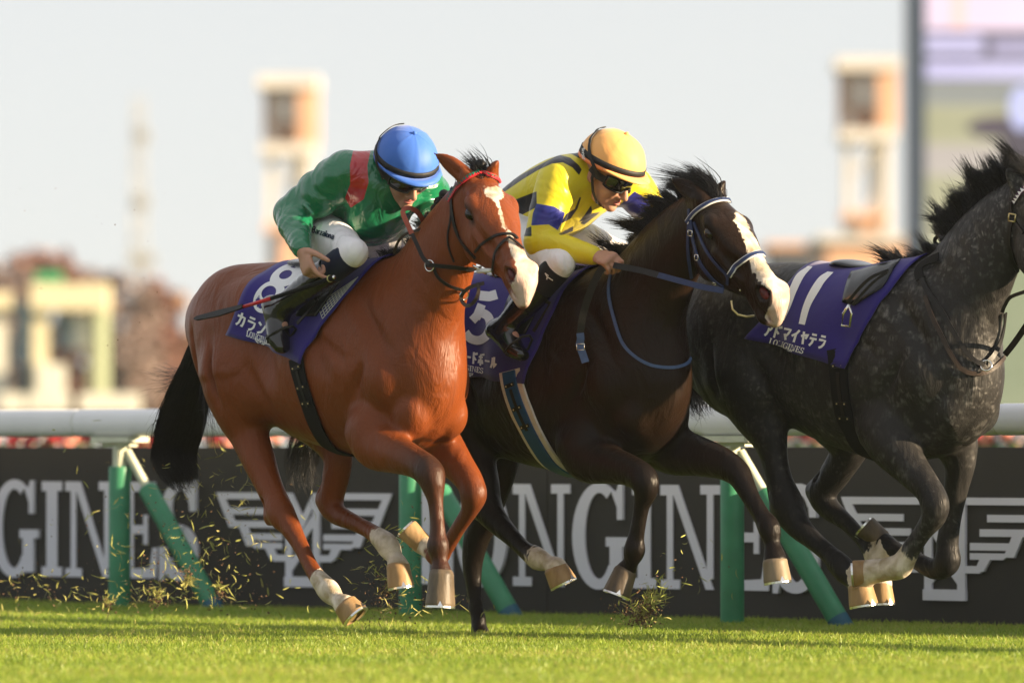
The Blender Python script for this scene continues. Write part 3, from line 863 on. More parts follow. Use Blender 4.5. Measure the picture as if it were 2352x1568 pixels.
#         a     top    bottom  half width
HEAD_ST = [(-.03, -.02, -.15, .052), (.05, .012, -.19, .066), (.12, .024, -.228, .088), (.19, .028, -.245, .098), (.26, .020, -.235, .090),
           (.33, .008, -.208, .070), (.40, .000, -.176, .057), (.46, -.004, -.156, .051), (.52, -.006, -.138, .049), (.565, -.014, -.120, .048),
           (.60, -.032, -.108, .042), (.620, -.055, -.095, .030)]
def add_head(fd, H, mouth=0.0):
    s = H.s; rows = []
    for a, t, b, w in HEAD_ST:
        # the skull narrows towards the jaw: two stacked chains
        c = H.p(a, (t + b) / 2); rows.append((*c, (t - b) / 2 * s, w * 0.80 * s))
    fd.chain(rows, k=0.03, lat=H.c, steps=3)
    up = [(*H.p(a, t - 0.052), 0.052 * s, w * s) for a, t, b, w in HEAD_ST]
    fd.chain(up, k=0.035, lat=H.c, steps=3)
    for c in (-1, 1):
        fd.ell(H.p(.205, -.165, .05 * c), (.088 * s, .080 * s, .034 * s), (H.a, H.b, H.c), k=0.035)        # cheek
        fd.ell(H.p(.155, -.022, .084 * c), (.048 * s, .032 * s, .028 * s), (H.a, H.b, H.c), k=0.022)       # brow over the eye
        fd.ell(H.p(.178, -.056, .108 * c), (.030 * s, .020 * s, .014 * s), (H.a, H.b, H.c), k=0.012, sub=True)
        fd.chain([(*H.p(.25, -.088, .083 * c), .014 * s, .012 * s), (*H.p(.36, -.095, .066 * c), .010 * s, .010 * s), (*H.p(.42, -.09, .052 * c), .006 * s, .006 * s)], k=0.03, lat=H.c)  # facial crest
        fd.ell(H.p(.555, -.040, .040 * c), (.056 * s, .040 * s, .036 * s), (H.a, H.b, H.c), k=0.02)         # flared nostril
        fd.ell(H.p(.562, -.046, .064 * c), (.046 * s, .028 * s, .034 * s), (H.a + H.b * .45, H.b - H.a * .45, H.c), k=0.010, sub=True)
        fd.ell(H.p(.40, -.062, .066 * c), (.07 * s, .022 * s, .014 * s), (H.a, H.b, H.c), k=0.03, sub=True)  # hollow of the cheek
    fd.ell(H.p(.604, -.060), (.030 * s, .036 * s, .042 * s), (H.a, H.b, H.c), k=0.02)                        # upper lip
    fd.ell(H.p(.585 - mouth * .2, -.128 - mouth), (.036 * s, .020 * s, .031 * s), (H.a, H.b, H.c), k=0.02)   # lower lip and chin
    fd.ell(H.p(.52, -.128 - mouth * .6), (.06 * s, .022 * s, .030 * s), (H.a, H.b, H.c), k=0.03)
    mg = mouth * .45
    for c in (-1, 1):
        fd.chain([(*H.p(.49, -.116 - mg * .5, .062 * c), .004, .02), (*H.p(.55, -.108 - mg * .8, .052 * c), .005 + mg * .5, .02), (*H.p(.61, -.105 - mg, .034 * c), .006 + mg * .6, .02), (*H.p(.632, -.104 - mg, 0), .006 + mg * .6, .02)], k=0.006, lat=H.c, sub=True)

def add_ear(fd, H, c, tip):
    """ear from its base beside the poll to a tip point in the world, opening forward and outward"""
    s = H.s; b = H.p(.005, -.012, .050 * c); d = tip - b; L = np.linalg.norm(d); d /= L
    out = H.a * .8 + H.b * .3 + H.c * c * .8
    lat = np.cross(d, out); lat /= np.linalg.norm(lat)
    w = np.cross(lat, d); w = w if np.dot(w, out) > 0 else -w
    P = [(0 - .06, .032, .034), (.30, .026, .037), (.58, .020, .034), (.82, .012, .021), (1.0, .003, .004)]
    fd.chain([(*(b + d * t * L - w * .012 * math.sin(max(t, 0) * 3.1)), r1 * s, r2 * s) for t, r1, r2 in P], k=0.018, lat=lat)
    fd.chain([(*(b + d * L * t + w * o_), r1, r2) for t, o_, r1, r2 in ((.27, .024, .015, .013), (.55, .018, .013, .015), (.84, .008, .006, .009))], k=0.008, lat=lat, sub=True)

def limb(fr, rows, n):
    """rows: px, py, r (grid units) [, dn]; returns world nodes with in-plane and lateral radii"""
    out = []
    for r in rows:
        dn = r[3] if len(r) > 3 else 0.0
        out.append((*fr.px(r[0], r[1], n + dn), r[2] / PM, r[2] / PM * (r[4] if len(r) > 4 else 0.88)))
    return out

m_horn = mat('hoof_horn', (0.24, 0.145, 0.065), 0.5, scale=26, col2=(0.40, 0.26, 0.13), bump=0.3, bscale=40, stretch=(1, 1, 0.3))
m_horn_dk = mat('hoof_horn_dark', (0.055, 0.042, 0.030), 0.5, scale=22, col2=(0.15, 0.11, 0.07), bump=0.3, bscale=40, stretch=(1, 1, 0.3))
m_shoe = mat('racing_plate', (0.75, 0.75, 0.74), 0.28, var=0.08, metal=1.0)
m_sole = mat('hoof_sole', (0.10, 0.075, 0.04), 0.9, var=0.4, scale=40, bump=0.5, col2=(0.32, 0.22, 0.06))
m_eye = mat('horse_eye', (0.007, 0.004, 0.003), 0.12, spec=0.5)
m_nost = mat('nostril_lining', (0.16, 0.010, 0.009), 0.45, col2=(.02, .004, .004), scale=38)  # lining colour, its red imitating light that glows through the nostril

def hoof(parent, c0, c1, r0, r1, fwd, m):
    """c0 coronet centre, c1 sole centre (world), radii in metres; fwd: direction of the toe"""
    ax = c1 - c0; L = np.linalg.norm(ax); ax = ax / L
    f = np.asarray(fwd, float); f = f - ax * np.dot(f, ax); f /= np.linalg.norm(f); s = np.cross(ax, f)
    V = []; n = 24; prof = [(-.14, .80), (-.06, .93), (.02, .985), (.10, .97), (.35, .975), (.65, .985), (.90, .99), (.97, .975), (1.0, .945)]
    rows = []
    for t, k in prof:
        rr = (r0 + (r1 - r0) * max(t, 0)) * k * .93
        for j in range(n):
            q = 2 * math.pi * j / n
            cf, sf = math.cos(q), math.sin(q)
            toe = 1.05 + (.14 * t if cf > 0 else -.06 * t)          # toe runs forward, heel drops in
            h = t * L * (1.0 if cf > 0 else 1 - .18 * (-cf) * max(t, 0) * 0)
            V.append(c0 + ax * h + f * (cf * rr * toe) + s * (sf * rr * .94))
    F = []
    for i in range(len(prof) - 1):
        for j in range(n): F.append((i * n + j, i * n + (j + 1) % n, (i + 1) * n + (j + 1) % n, (i + 1) * n + j))
    F.append(tuple(range(n))) 
    mb = MB().add(V, F)
    h = mb.build('hoof', m, parent, sharp=60)
    b0 = (len(prof) - 1) * n; base = np.array(V[b0:b0 + n]); cc = base.mean(0)
    mb = MB(); ring = [cc + (p - cc) * .93 - ax * .006 for p in base]
    mb.add(ring + [cc - ax * .012], [(j, (j + 1) % n, n) for j in range(n)]); mb.build('sole', m_sole, h)
    # racing plate: open at the heel
    mb = MB(); idx = [j for j in range(n) if math.cos(2 * math.pi * j / n) > -.82]
    idx = sorted(idx, key=lambda j: ((j + n // 2) % n))
    V2 = []; F2 = []
    for j in idx:
        o = cc + (base[j] - cc) * 1.03; i_ = cc + (base[j] - cc) * .80
        V2 += [o - ax * .001, i_ - ax * .001, i_ + ax * .007, o + ax * .007]
    for k in range(len(idx) - 1):
        for e in range(4): F2.append((k * 4 + e, k * 4 + (e + 1) % 4, k * 4 + 4 + (e + 1) % 4, k * 4 + 4 + e))
    F2 += [(3, 2, 1, 0), tuple(len(V2) - 4 + e for e in range(4))]
    mb.add(V2, F2)
    tp = cc + f * (r1 * 1.2)
    mb.add([tp - s * .011 + ax * .003, tp + s * .011 + ax * .003, tp - ax * .020 - f * .004], [(0, 1, 2)])
    mb.build('racing_plate', m_shoe, h, smooth=False)
    return h

def coat_mat(name, base, dark, rough=0.42, sheen=0.15, dapple=None, grain=0.45, coat=0.0, spec=.2):
    """hair: colour from painted body regions (leg darkening, white marks as signed distance), fine hair grain"""
    m = bpy.data.materials.new(name); m.use_nodes = True
    nt = m.node_tree; N = nt.nodes; L = nt.links; b = N['Principled BSDF']
    tc = N.new('ShaderNodeTexCoord')
    def noise(sc, det=4.0, dist=0.0, stretch=None):
        n = N.new('ShaderNodeTexNoise'); n.inputs['Scale'].default_value = sc; n.inputs['Detail'].default_value = det; n.inputs['Distortion'].default_value = dist
        if stretch:
            mp = N.new('ShaderNodeMapping'); mp.inputs['Scale'].default_value = stretch; mp.inputs['Rotation'].default_value = (0, R(25), R(-45))
            L.new(tc.outputs['Object'], mp.inputs['Vector']); L.new(mp.outputs[0], n.inputs['Vector'])
        else: L.new(tc.outputs['Object'], n.inputs['Vector'])
        return n.outputs['Fac']
    def rng_(src, a, b_, c=0.0, d=1.0):
        r = N.new('ShaderNodeMapRange'); r.inputs[1].default_value = a; r.inputs[2].default_value = b_; r.inputs[3].default_value = c; r.inputs[4].default_value = d
        L.new(src, r.inputs[0]); return r.outputs[0]
    def mix(f, A, B, mode='MIX'):
        x = N.new('ShaderNodeMix'); x.data_type = 'RGBA'; x.blend_type = mode
        if isinstance(f, (int, float)): x.inputs[0].default_value = f
        else: L.new(f, x.inputs[0])
        for i, v in ((6, A), (7, B)):
            if isinstance(v, tuple): x.inputs[i].default_value = (*v[:3], 1)
            else: L.new(v, x.inputs[i])
        return x.outputs[2]
    def attr(nm):
        a = N.new('ShaderNodeAttribute'); a.attribute_name = nm; return a
    c = mix(rng_(noise(3.0), .3, .7), tuple(np.array(base) * .86), tuple(np.minimum(1, np.array(base) * 1.12)))
    if dapple:
        nn = N.new('ShaderNodeTexNoise'); nn.inputs['Scale'].default_value = 14; nn.inputs['Detail'].default_value = 3
        L.new(tc.outputs['Object'], nn.inputs['Vector'])
        vm = N.new('ShaderNodeMix'); vm.data_type = 'RGBA'; vm.inputs[0].default_value = .10
        L.new(tc.outputs['Object'], vm.inputs[6]); L.new(nn.outputs['Color'], vm.inputs[7])
        def spots(sc, a, b_):
            v = N.new('ShaderNodeTexVoronoi'); v.inputs['Scale'].default_value = sc; v.feature = 'SMOOTH_F1'; v.inputs['Smoothness'].default_value = .35; v.inputs['Randomness'].default_value = 1.0
            L.new(vm.outputs[2], v.inputs['Vector']); return rng_(v.outputs['Distance'], a, b_, 1, 0)
        def mul(x, y):
            n = N.new('ShaderNodeMath'); n.operation = 'MULTIPLY'; L.new(x, n.inputs[0]); L.new(y, n.inputs[1]); return n.outputs[0]
        area = rng_(noise(2.6, 3, .6), .36, .60)
        fine = rng_(noise(70.0, 4, .3, (1, 1, .35)), .35, .72)
        c = mix(mul(mul(spots(24.0, .12, .52), area), fine), c, dapple)
        c = mix(mul(mul(spots(41.0, .10, .45), rng_(noise(4.2, 3, .5), .45, .66)), fine), c, tuple(np.array(dapple) * 1.25))
    dk = attr('dark'); c = mix(dk.outputs['Fac'], c, tuple(dark))
    h = noise(260.0, 2.0, 0, (1, 1, .12))
    c = mix(grain, c, mix(rng_(h, .25, .75), (.55, .55, .55), (1, 1, 1)), 'MULTIPLY')
    w = attr('white')
    ed = N.new('ShaderNodeMath'); ed.operation = 'MULTIPLY_ADD'; ed.inputs[1].default_value = 7.0
    L.new(rng_(noise(55.0, 5, .4, (1, 1, .4)), .2, .8, -.9, .9), ed.inputs[0]); L.new(w.outputs['Fac'], ed.inputs[2])
    c = mix(rng_(ed.outputs[0], -1.2, 1.2, 1, 0), c, mix(rng_(noise(17.0, 5, .5), .38, .68), (.66, .58, .49), (.34, .27, .17)))
    pk = attr('pink'); c = mix(pk.outputs['Fac'], c, mix(rng_(noise(25.0), .3, .7), (.62, .40, .36), (.42, .26, .22)))
    L.new(c, b.inputs['Base Color'])
    b.inputs['Roughness'].default_value = rough
    b.inputs['Specular IOR Level'].default_value = spec
    b.inputs['Sheen Weight'].default_value = sheen; b.inputs['Sheen Roughness'].default_value = .4
    b.inputs['Coat Weight'].default_value = coat; b.inputs['Coat Roughness'].default_value = .3
    b1 = N.new('ShaderNodeBump'); b1.inputs['Strength'].default_value = .45; b1.inputs['Distance'].default_value = .004
    L.new(h, b1.inputs['Height'])
    vn = noise(9.0, 3.5, 1.2, (1.2, 1.2, .6))                                            # veins and rippling muscle
    b2 = N.new('ShaderNodeBump'); b2.inputs['Strength'].default_value = .55; b2.inputs['Distance'].default_value = .022
    L.new(vn, b2.inputs['Height']); L.new(b1.outputs[0], b2.inputs['Normal'])
    L.new(b2.outputs[0], b.inputs['Normal'])
    return m

def blend_leg(W, nodes, vals):
    """per vertex value along a limb's axis, weight 0 away from it"""
    nodes = np.asarray(nodes, float); best = np.full(len(W), 9.0); val = np.zeros(len(W))
    for i in range(len(nodes) - 1):
        d, t = seg_dist(W, nodes[i, :3], nodes[i + 1, :3])
        r = nodes[i, 3] + (nodes[i + 1, 3] - nodes[i, 3]) * t
        q = d / (r * 1.25 + .012); m = q < best
        best[m] = q[m]; val[m] = (vals[i] + (vals[i + 1] - vals[i]) * t)[m]
    return val * np.clip((1.7 - best) / .4, 0, 1), best

def build_horse(fr, S, name, label, mats):
    """S: measured pose. returns root, skin, head"""
    root = thing(name, label, 'horse', fr.w(-.6, 0, 0))
    h = S.get('h', 0.0085)
    fd = Field(fr, (-1.95, -.50, -.03), (1.05, .50, 2.05), h)
    body = []
    for u, top, bot, hw in S['torso']:
        px = S['cx'] + S['ku'] * u
        P = fr.px(px, (top + bot) / 2); sc = fr.px(px, top)[2] - fr.px(px, bot)[2]
        body.append((*P, sc / 2, hw))
    fd.chain(body, k=0.02, steps=4)
    nk = []
    for px, py, rp, hw in S['neck']: nk.append((*fr.px(px, py), rp / PM, hw))
    fd.chain(nk, k=0.09, steps=4)
    for (u, n, z, rr, k, tl) in MUSCLE + S.get('muscle', []):
        t = R(tl); ax = (fr.u * math.cos(t) + fr.z * math.sin(t), fr.n, fr.z * math.cos(t) - fr.u * math.sin(t))
        for c in (-1, 1): fd.ell(fr.w(u, n * c, z + S.get('dz', 0)), rr, ax, k=k)
    hollow = HOLLOW
    legs = {}
    for nm, (n, rows) in S['legs'].items():
        L = limb(fr, rows, n); legs[nm] = L
        fd.chain(L, k=0.045, steps=4)
    for nm, (n, rows) in S['legs'].items():
        N_ = np.array(legs[nm]); K = len(rows)
        P = lambda i: N_[i, :3]
        if nm.startswith('hind'):
            i = 5 if K > 12 else 4                       # hock: point behind, hollow in front of the tendon
            g_, c_ = P(i) - P(i - 1), P(i + 2) - P(i); g_ /= np.linalg.norm(g_); c_ /= np.linalg.norm(c_)
            bk = g_ - c_; bk -= fr.n * np.dot(bk, fr.n); bk /= (np.linalg.norm(bk) + 1e-9)
            tip = P(i) + bk * .045 - c_ * .015
            fd.chain([(*(P(i - 2) + bk * .045), .014, .012), (*(P(i - 1) + bk * .048), .015, .013), (*tip, .020, .017), (*(P(i) + c_ * .07 + bk * .022), .014, .016)], k=.018)
            fd.ell(P(i) * .5 + P(i - 1) * .5 + bk * .018 + fr.n * (.030 if n > 0 else .03), (.030, .012, .045), k=.02, sub=True)
            fd.ell(P(i) + c_ * .01 - bk * .012, (.034, .036, .036), k=.025)
        tend = range(7, K - 4) if K > 10 else []
        a_, b_ = P(K - 6), P(K - 4)                       # flexor tendons behind the cannon
        d_ = b_ - a_; d_ /= np.linalg.norm(d_); past = P(K - 1) - P(K - 3); past /= np.linalg.norm(past)
        bk = d_ - past; bk -= fr.n * np.dot(bk, fr.n) ; bk = bk if np.linalg.norm(bk) > .05 else -fr.u; bk /= np.linalg.norm(bk)
        fd.chain([(*(a_ + bk * .020), .011, .012), (*(a_ * .5 + b_ * .5 + bk * .023), .011, .012), (*(b_ + bk * .022), .015, .017)], k=.012)
        fd.ell(P(K - 4) * .4 + P(K - 3) * .6 + bk * .016, (.024, .026, .026), k=.014)          # fetlock, ergot
        fd.ell(P(K - 3) - bk * .010, (.024, .025, .022), k=.014)
    for nm, n, px, py, r3, k in S.get('joint', []):
        fd.ell(fr.px(px, py, n), [x / PM for x in r3], k=k)
    for (u, n, z, rr, k, tl) in hollow:
        t = R(tl); ax = (fr.u * math.cos(t) + fr.z * math.sin(t), fr.n, fr.z * math.cos(t) - fr.u * math.sin(t))
        for c in (-1, 1): fd.ell(fr.w(u, n * c, z + S.get('dz', 0)), rr, ax, k=k, sub=True)
    H = None
    if 'head' in S:
        hp = S['head']; H = Head(fr.px(hp[0], hp[1]), hp[2], hp[3], hp[4], hp[5] if len(hp) > 5 else 0)
        add_head(fd, H, S.get('mouth', 0.0))
        for c, tx, ty, tn in S['ears']: add_ear(fd, H, c, fr.px(tx, ty, tn))
    for rows, kk in S.get('groove', []):    # px, py, n, r
        fd.chain([(*fr.px(a, b, n), r / PM, r / PM) for a, b, n, r in rows], k=kk, sub=True)
    W, F = fd.mesh(2)
    # ---- painted regions
    px, py = proj(W); q = fr.loc(W)
    dark = np.zeros(len(W)); white = np.full(len(W), 60.0); pink = np.zeros(len(W))
    for nm, vals in S.get('dark', {}).items():
        v, _ = blend_leg(W, legs[nm], vals); dark = np.maximum(dark, v)
    for nm, (at_, soft) in S.get('sock', {}).items():
        nodes = np.asarray(legs[nm]); ln = np.concatenate([[0], np.cumsum(np.linalg.norm(np.diff(nodes[:, :3], axis=0), axis=1))])
        v, best = blend_leg(W, nodes, ln); m = best < 1.3
        white[m] = np.minimum(white[m], ((at_ if at_ > 0 else ln[-1] + at_) - v[m]) * PM * .30)
    if H is not None:
        hl = H.loc(W); hm = (hl[:, 0] > -.05) & (hl[:, 0] < .7) & (hl[:, 1] > -.24)
        for poly in S.get('blaze', []):
            sd_ = poly_sd(px, py, poly); m = hm & (hl[:, 1] > -.14 )
            white[m] = np.minimum(white[m], sd_[m])
        for poly, amt in S.get('pink', []):
            sd_ = poly_sd(px, py, poly); m = hm
            pink[m] = np.maximum(pink[m], amt * np.clip(.5 - sd_[m] / 6, 0, 1))
        for poly, amt in S.get('grey', []):
            sd_ = poly_sd(px, py, poly); dark[hm] = np.maximum(dark[hm], amt * np.clip(.5 - sd_[hm] / 10, 0, 1)); white[hm] = np.where(sd_[hm] < 0, np.maximum(white[hm], -sd_[hm] * .5 - 1.5), white[hm])
        for a0, a1, amt in S.get('muzzle_dark', []):
            dark = np.maximum(dark, amt * hm * np.clip((hl[:, 0] - a0) / (a1 - a0), 0, 1) * (hl[:, 1] < .0))
        for c in (-1, 1):                    # dark skin round eyes and inside nostrils, ear tips
            de = np.linalg.norm((hl - np.array([.178, -.052, .10 * c])) / np.array([1.3, 1.1, 1]), axis=1)
            dark = np.maximum(dark, np.clip((.048 - de) / .02, 0, 1) * .85)
            dn = np.linalg.norm((hl - np.array([.562, -.046, .050 * c])) / np.array([1.5, .9, 1.2]), axis=1)
            dark = np.maximum(dark, np.clip((.030 - dn) / .008, 0, 1)); white = np.where(dn < .027, 60, white); pink = np.where(dn < .027, 0, pink)
        et = np.clip((hl[:, 1] - .10) / .05, 0, 1) * (np.abs(hl[:, 2]) < .25) * (hl[:, 0] < .1)
        dark = np.maximum(dark, et * .8)
    body_o = mesh_np('body', W, F, mats['coat'], root, True, attrs={'dark': dark, 'white': white, 'pink': pink})
    skin = Skin(W, F)
    for nm, c0, c1, r0, r1, tv, hm_ in S['hoof']:
        n = S['legs'][nm][0]
        A = fr.px(c0[0], c0[1], n + (c0[2] if len(c0) > 2 else 0)); B = fr.px(c1[0], c1[1], n + (c1[2] if len(c1) > 2 else 0))
        L_ = np.linalg.norm((B - A)[[0, 2]]); tl = hm_[1] if isinstance(hm_, tuple) else .06
        B = at(c1[0], c1[1], A[1] - L_ * tl); hm_ = hm_[0] if isinstance(hm_, tuple) else hm_
        hoof(root, A, B, r0 / PM, r1 / PM, fr.u * tv[0] + fr.n * tv[1] + fr.z * tv[2], mats[hm_])
    if H is not None:
        for c in (-1, 1):
            mb = MB(); mb.ball(H.p(.178, -.050, .0875 * c), np.array([.029, .024, .024]) * H.s, 16, ax=np.array([H.a, H.b, H.c])); mb.build('eye', m_eye, root)
            mb = MB(); mb.ball(H.p(.562, -.046, .044 * c), np.array([.036, .020, .012]) * H.s, 12, ax=np.array([H.a, H.b, H.c])); mb.build('nostril', m_nost, root)
    return root, skin, H, legs

# u, n, z, radii, blend, tilt: the same muscle groups on every horse
MUSCLE = [(-.25, .145, 1.24, (.10, .07, .22), .07, 36), (-.09, .165, 1.07, (.085, .07, .12), .05, 20), (-.31, .185, 1.10, (.14, .07, .11), .06, -20),
          (.005, .085, .925, (.090, .080, .100), .020, -10), (-.035, .092, 1.09, (.088, .085, .165), .030, -10),
          (-1.20, .13, 1.33, (.20, .12, .19), .09, 0), (-1.16, .165, 1.12, (.16, .10, .22), .09, 20),
          (-1.33, .10, 1.18, (.09, .095, .20), .09, 10), (-.98, .18, 1.38, (.12, .08, .09), .07, 0), (-.96, .18, 1.03, (.10, .085, .13), .06, 10)]
HOLLOW = [(-.80, .335, 1.20, (.09, .105, .19), .07, 25), (-.84, .34, 1.02, (.035, .10, .16), .04, 28), (-1.10, .335, 1.08, (.016, .06, .20), .03, 12), (-.10, .265, 1.27, (.022, .085, .20), .045, 40), (-.17, .275, 1.05, (.016, .06, .10), .03, -32), (-.31, .30, 1.19, (.14, .045, .016), .03, -30), (-.28, .29, 1.33, (.016, .045, .14), .03, 38), (-1.30, .27, 1.10, (.014, .06, .18), .03, 8), 
          (-.42, .355, 1.24, (.035, .09, .25), .05, 28)]
# ---- the three poses, measured on the photograph
def mk(px, py_depth, yaw):
    Y = py_depth; X = (px - CX) / FP * Y
    return Frame(X, Y, yaw)
F1 = mk(985, 29.1, 54); F2 = mk(1497, 29.4, 50); F3 = mk(2212, 29.2, 45)
S1 = dict(cx=985, ku=338,
  torso=[(-1.46, 668, 800, .06), (-1.38, 640, 850, .16), (-1.22, 613, 890, .24), (-1.05, 602, 935, .275), (-.88, 608, 985, .275), (-.68, 616, 1022, .285), (-.48, 612, 1043, .285), (-.32, 600, 1046, .25), (-.20, 640, 1042, .22), (-.09, 750, 1020, .165), (-.03, 850, 975, .09)],
  neck=[(905, 770, 145, .175), (972, 682, 122, .135), (1022, 580, 98, .098), (1062, 505, 76, .08), (1090, 448, 52, .07)],
  legs={'fore_near': (.17, [(850, 990, 62), (866, 1022, 56), (910, 1042, 44), (955, 1062, 35), (984, 1083, 35), (993, 1105, 31), (1000, 1150, 19), (1005, 1200, 17), (1006, 1238, 21), (1006, 1255, 27), (1010, 1287, 19), (1013, 1318, 27)]),
        'fore_far': (-.15, [(985, 985, 60), (1018, 1030, 52), (1055, 1072, 38), (1080, 1108, 33), (1087, 1138, 31), (1078, 1172, 21), (1055, 1208, 17.5), (1030, 1248, 18), (1006, 1276, 24), (985, 1262, 20), (966, 1246, 25)]),
        'hind_near': (.16, [(555, 860, 105), (560, 930, 78), (572, 995, 50), (596, 1060, 41), (620, 1120, 33), (643, 1175, 35), (664, 1205, 27), (690, 1252, 20), (718, 1308, 19), (738, 1336, 23), (757, 1358, 27), (776, 1378, 19), (794, 1392, 28)]),
        'hind_far': (-.13, [(690, 900, 100), (745, 985, 55), (775, 1045, 38), (770, 1100, 34), (757, 1146, 34), (772, 1178, 26), (810, 1198, 20), (850, 1219, 19), (878, 1240, 25), (893, 1256, 28), (907, 1280, 20), (915, 1302, 28)])},
  joint=[('hind_near', .16, 620, 1188, (16, 14, 20), .03), ('hind_far', -.13, 741, 1148, (15, 13, 18), .03), ('fore_near', .17, 988, 1088, (30, 26, 27), .02), ('fore_far', -.15, 1088, 1135, (28, 25, 28), .02)],
  groove=[([(988, 860, 0, 4), (984, 930, 0, 9), (976, 1000, 0, 9)], .03)],
  head=(1104, 405, 66, 40, 1.0), mouth=.0,
  ears=[(1, 997, 351, .13), (-1, 1146, 370, -.04)],
  blaze=[[(1110, 432), (1122, 427), (1131, 428), (1140, 426), (1152, 434), (1157, 448), (1150, 459), (1146, 463), (1149, 478), (1154, 497), (1160, 516), (1168, 529), (1176, 540), (1180, 552), (1188, 562), (1200, 574), (1220, 585), (1235, 602), (1240, 620), (1240, 640), (1236, 670), (1225, 700), (1190, 705), (1160, 690), (1152, 676), (1166, 652), (1176, 640), (1190, 626), (1184, 604), (1178, 592), (1172, 577), (1170, 562), (1166, 552), (1162, 535), (1152, 510), (1148, 490), (1142, 470), (1136, 463), (1120, 452), (1111, 443)]],
  pink=[([(1186, 604), (1205, 596), (1232, 600), (1240, 640), (1238, 705), (1165, 705), (1176, 660), (1190, 630)], .62)],
  muzzle_dark=[(.50, .60, .45)], grey=[([(1138, 630), (1165, 640), (1182, 650), (1178, 690), (1150, 690), (1135, 655)], .45)],
  dark={'fore_near': [0, 0, .05, .45, .88, .80, .72, .72, .75, .85, .75, .9], 'fore_far': [0, 0, 0, .1, .45, .45, .40, .35, .4, .3, .3], 'hind_near': [0, 0, 0, 0, 0, .08, .12, .15, .15, .1, 0, 0, 0], 'hind_far': [0, 0, 0, 0, 0, .1, .12, .1, 0, 0, 0, 0]},
  sock={'hind_near': (-.235, 1), 'hind_far': (-.20, 1), 'fore_far': (-.085, 1)},
  hoof=[('fore_near', (1014, 1318), (1011, 1392, .03), 32, 39, (.7, .5, .2), 'horn_dk'), ('fore_far', (970, 1248), (936, 1212), 25, 27, (-.1, .6, -.6), ('horn', -.1)),
        ('hind_near', (793, 1388), (815, 1416, -.01), 31, 36, (.8, 0, .5), ('horn', .28)), ('hind_far', (914, 1298), (921, 1348, .02), 31, 35, (.8, .4, .1), 'horn')])

S2 = dict(cx=1497, ku=367, dz=.0,
  torso=[(-1.46, 690, 800, .06), (-1.38, 660, 860, .16), (-1.22, 636, 915, .24), (-1.05, 626, 985, .275), (-.88, 632, 1045, .275), (-.68, 640, 1072, .285), (-.48, 636, 1085, .285), (-.32, 622, 1085, .25), (-.20, 655, 1072, .22), (-.09, 765, 1045, .165), (-.03, 860, 1000, .09)],
  neck=[(1402, 780, 145, .175), (1475, 692, 122, .135), (1530, 600, 100, .098), (1580, 535, 80, .08), (1618, 490, 56, .07)],
  legs={'fore_near': (.17, [(1334, 1020, 62), (1352, 1052, 56), (1398, 1066, 44), (1444, 1079, 36), (1476, 1098, 34), (1484, 1122, 30), (1474, 1160, 20), (1465, 1210, 18), (1459, 1242, 21), (1457, 1264, 26), (1449, 1290, 18), (1436, 1313, 26)]),
        'fore_far': (-.15, [(1490, 1000, 62), (1545, 1032, 57), (1600, 1046, 46), (1655, 1062, 37), (1692, 1084, 31), (1708, 1110, 26), (1728, 1148, 21), (1750, 1186, 21), (1767, 1214, 27), (1774, 1248, 19), (1780, 1284, 28)]),
        'hind_near': (.14, [(1025, 900, 105), (1060, 985, 72), (1090, 1050, 50), (1112, 1105, 37), (1118, 1160, 38), (1140, 1195, 30), (1175, 1232, 22), (1205, 1262, 20), (1226, 1276, 25), (1238, 1284, 26), (1261, 1293, 19), (1278, 1304, 27)]),
        'hind_far': (-.13, [(1130, 930, 100), (1145, 1010, 62), (1148, 1075, 44), (1132, 1140, 36), (1108, 1200, 36), (1092, 1245, 32), (1085, 1300, 25), (1090, 1360, 18), (1098, 1420, 18), (1102, 1450, 22), (1108, 1466, 26)])},
  joint=[('fore_near', .17, 1478, 1100, (30, 26, 28), .02), ('hind_near', .14, 1098, 1175, (15, 14, 19), .03)],
  groove=[([(1500, 860, 0, 4), (1496, 930, 0, 9), (1488, 1000, 0, 9)], .03)],
  head=(1634, 450, 54, 40, 1.0), mouth=.030,
  ears=[(1, 1540, 409, .10), (-1, 1668, 414, -.06)],
  blaze=[[(1690, 486), (1700, 490), (1712, 500), (1716, 515), (1722, 528), (1735, 548), (1744, 568), (1754, 590), (1764, 608), (1776, 625), (1795, 632), (1820, 645), (1835, 670), (1838, 710), (1825, 740), (1785, 765), (1756, 745), (1756, 728), (1768, 705), (1776, 690), (1772, 668), (1752, 656), (1738, 640), (1730, 620), (1724, 606), (1718, 585), (1712, 560), (1702, 535), (1690, 517), (1686, 500)]],
  pink=[([(1772, 660), (1795, 650), (1836, 660), (1840, 720), (1800, 765), (1760, 750), (1770, 700)], .5)],
  muzzle_dark=[(.50, .58, .5)],
  dark={'fore_near': [.5] * 4 + [.8] * 8, 'fore_far': [.5] * 4 + [.8] * 7, 'hind_near': [.3, .5, .6, .8, .9, .9, .9, .9, 0, 0, 0, 0], 'hind_far': [.1, .1, .1, .3, .6, .8, .8, .8, .8, .8, .8]},
  sock={'hind_near': (-.155, 1)},
  hoof=[('fore_near', (1436, 1312), (1416, 1364, .02), 31, 37, (.55, .5, -.2), 'horn_dk'), ('fore_far', (1780, 1288), (1786, 1336, .02), 32, 36, (.8, .4, .0), 'horn_mid'),
        ('hind_near', (1276, 1304), (1293, 1340, 0), 31, 36, (.9, .1, .2), 'horn'), ('hind_far', (1110, 1468), (1120, 1500), 30, 34, (.9, .1, .0), 'horn_dk')])
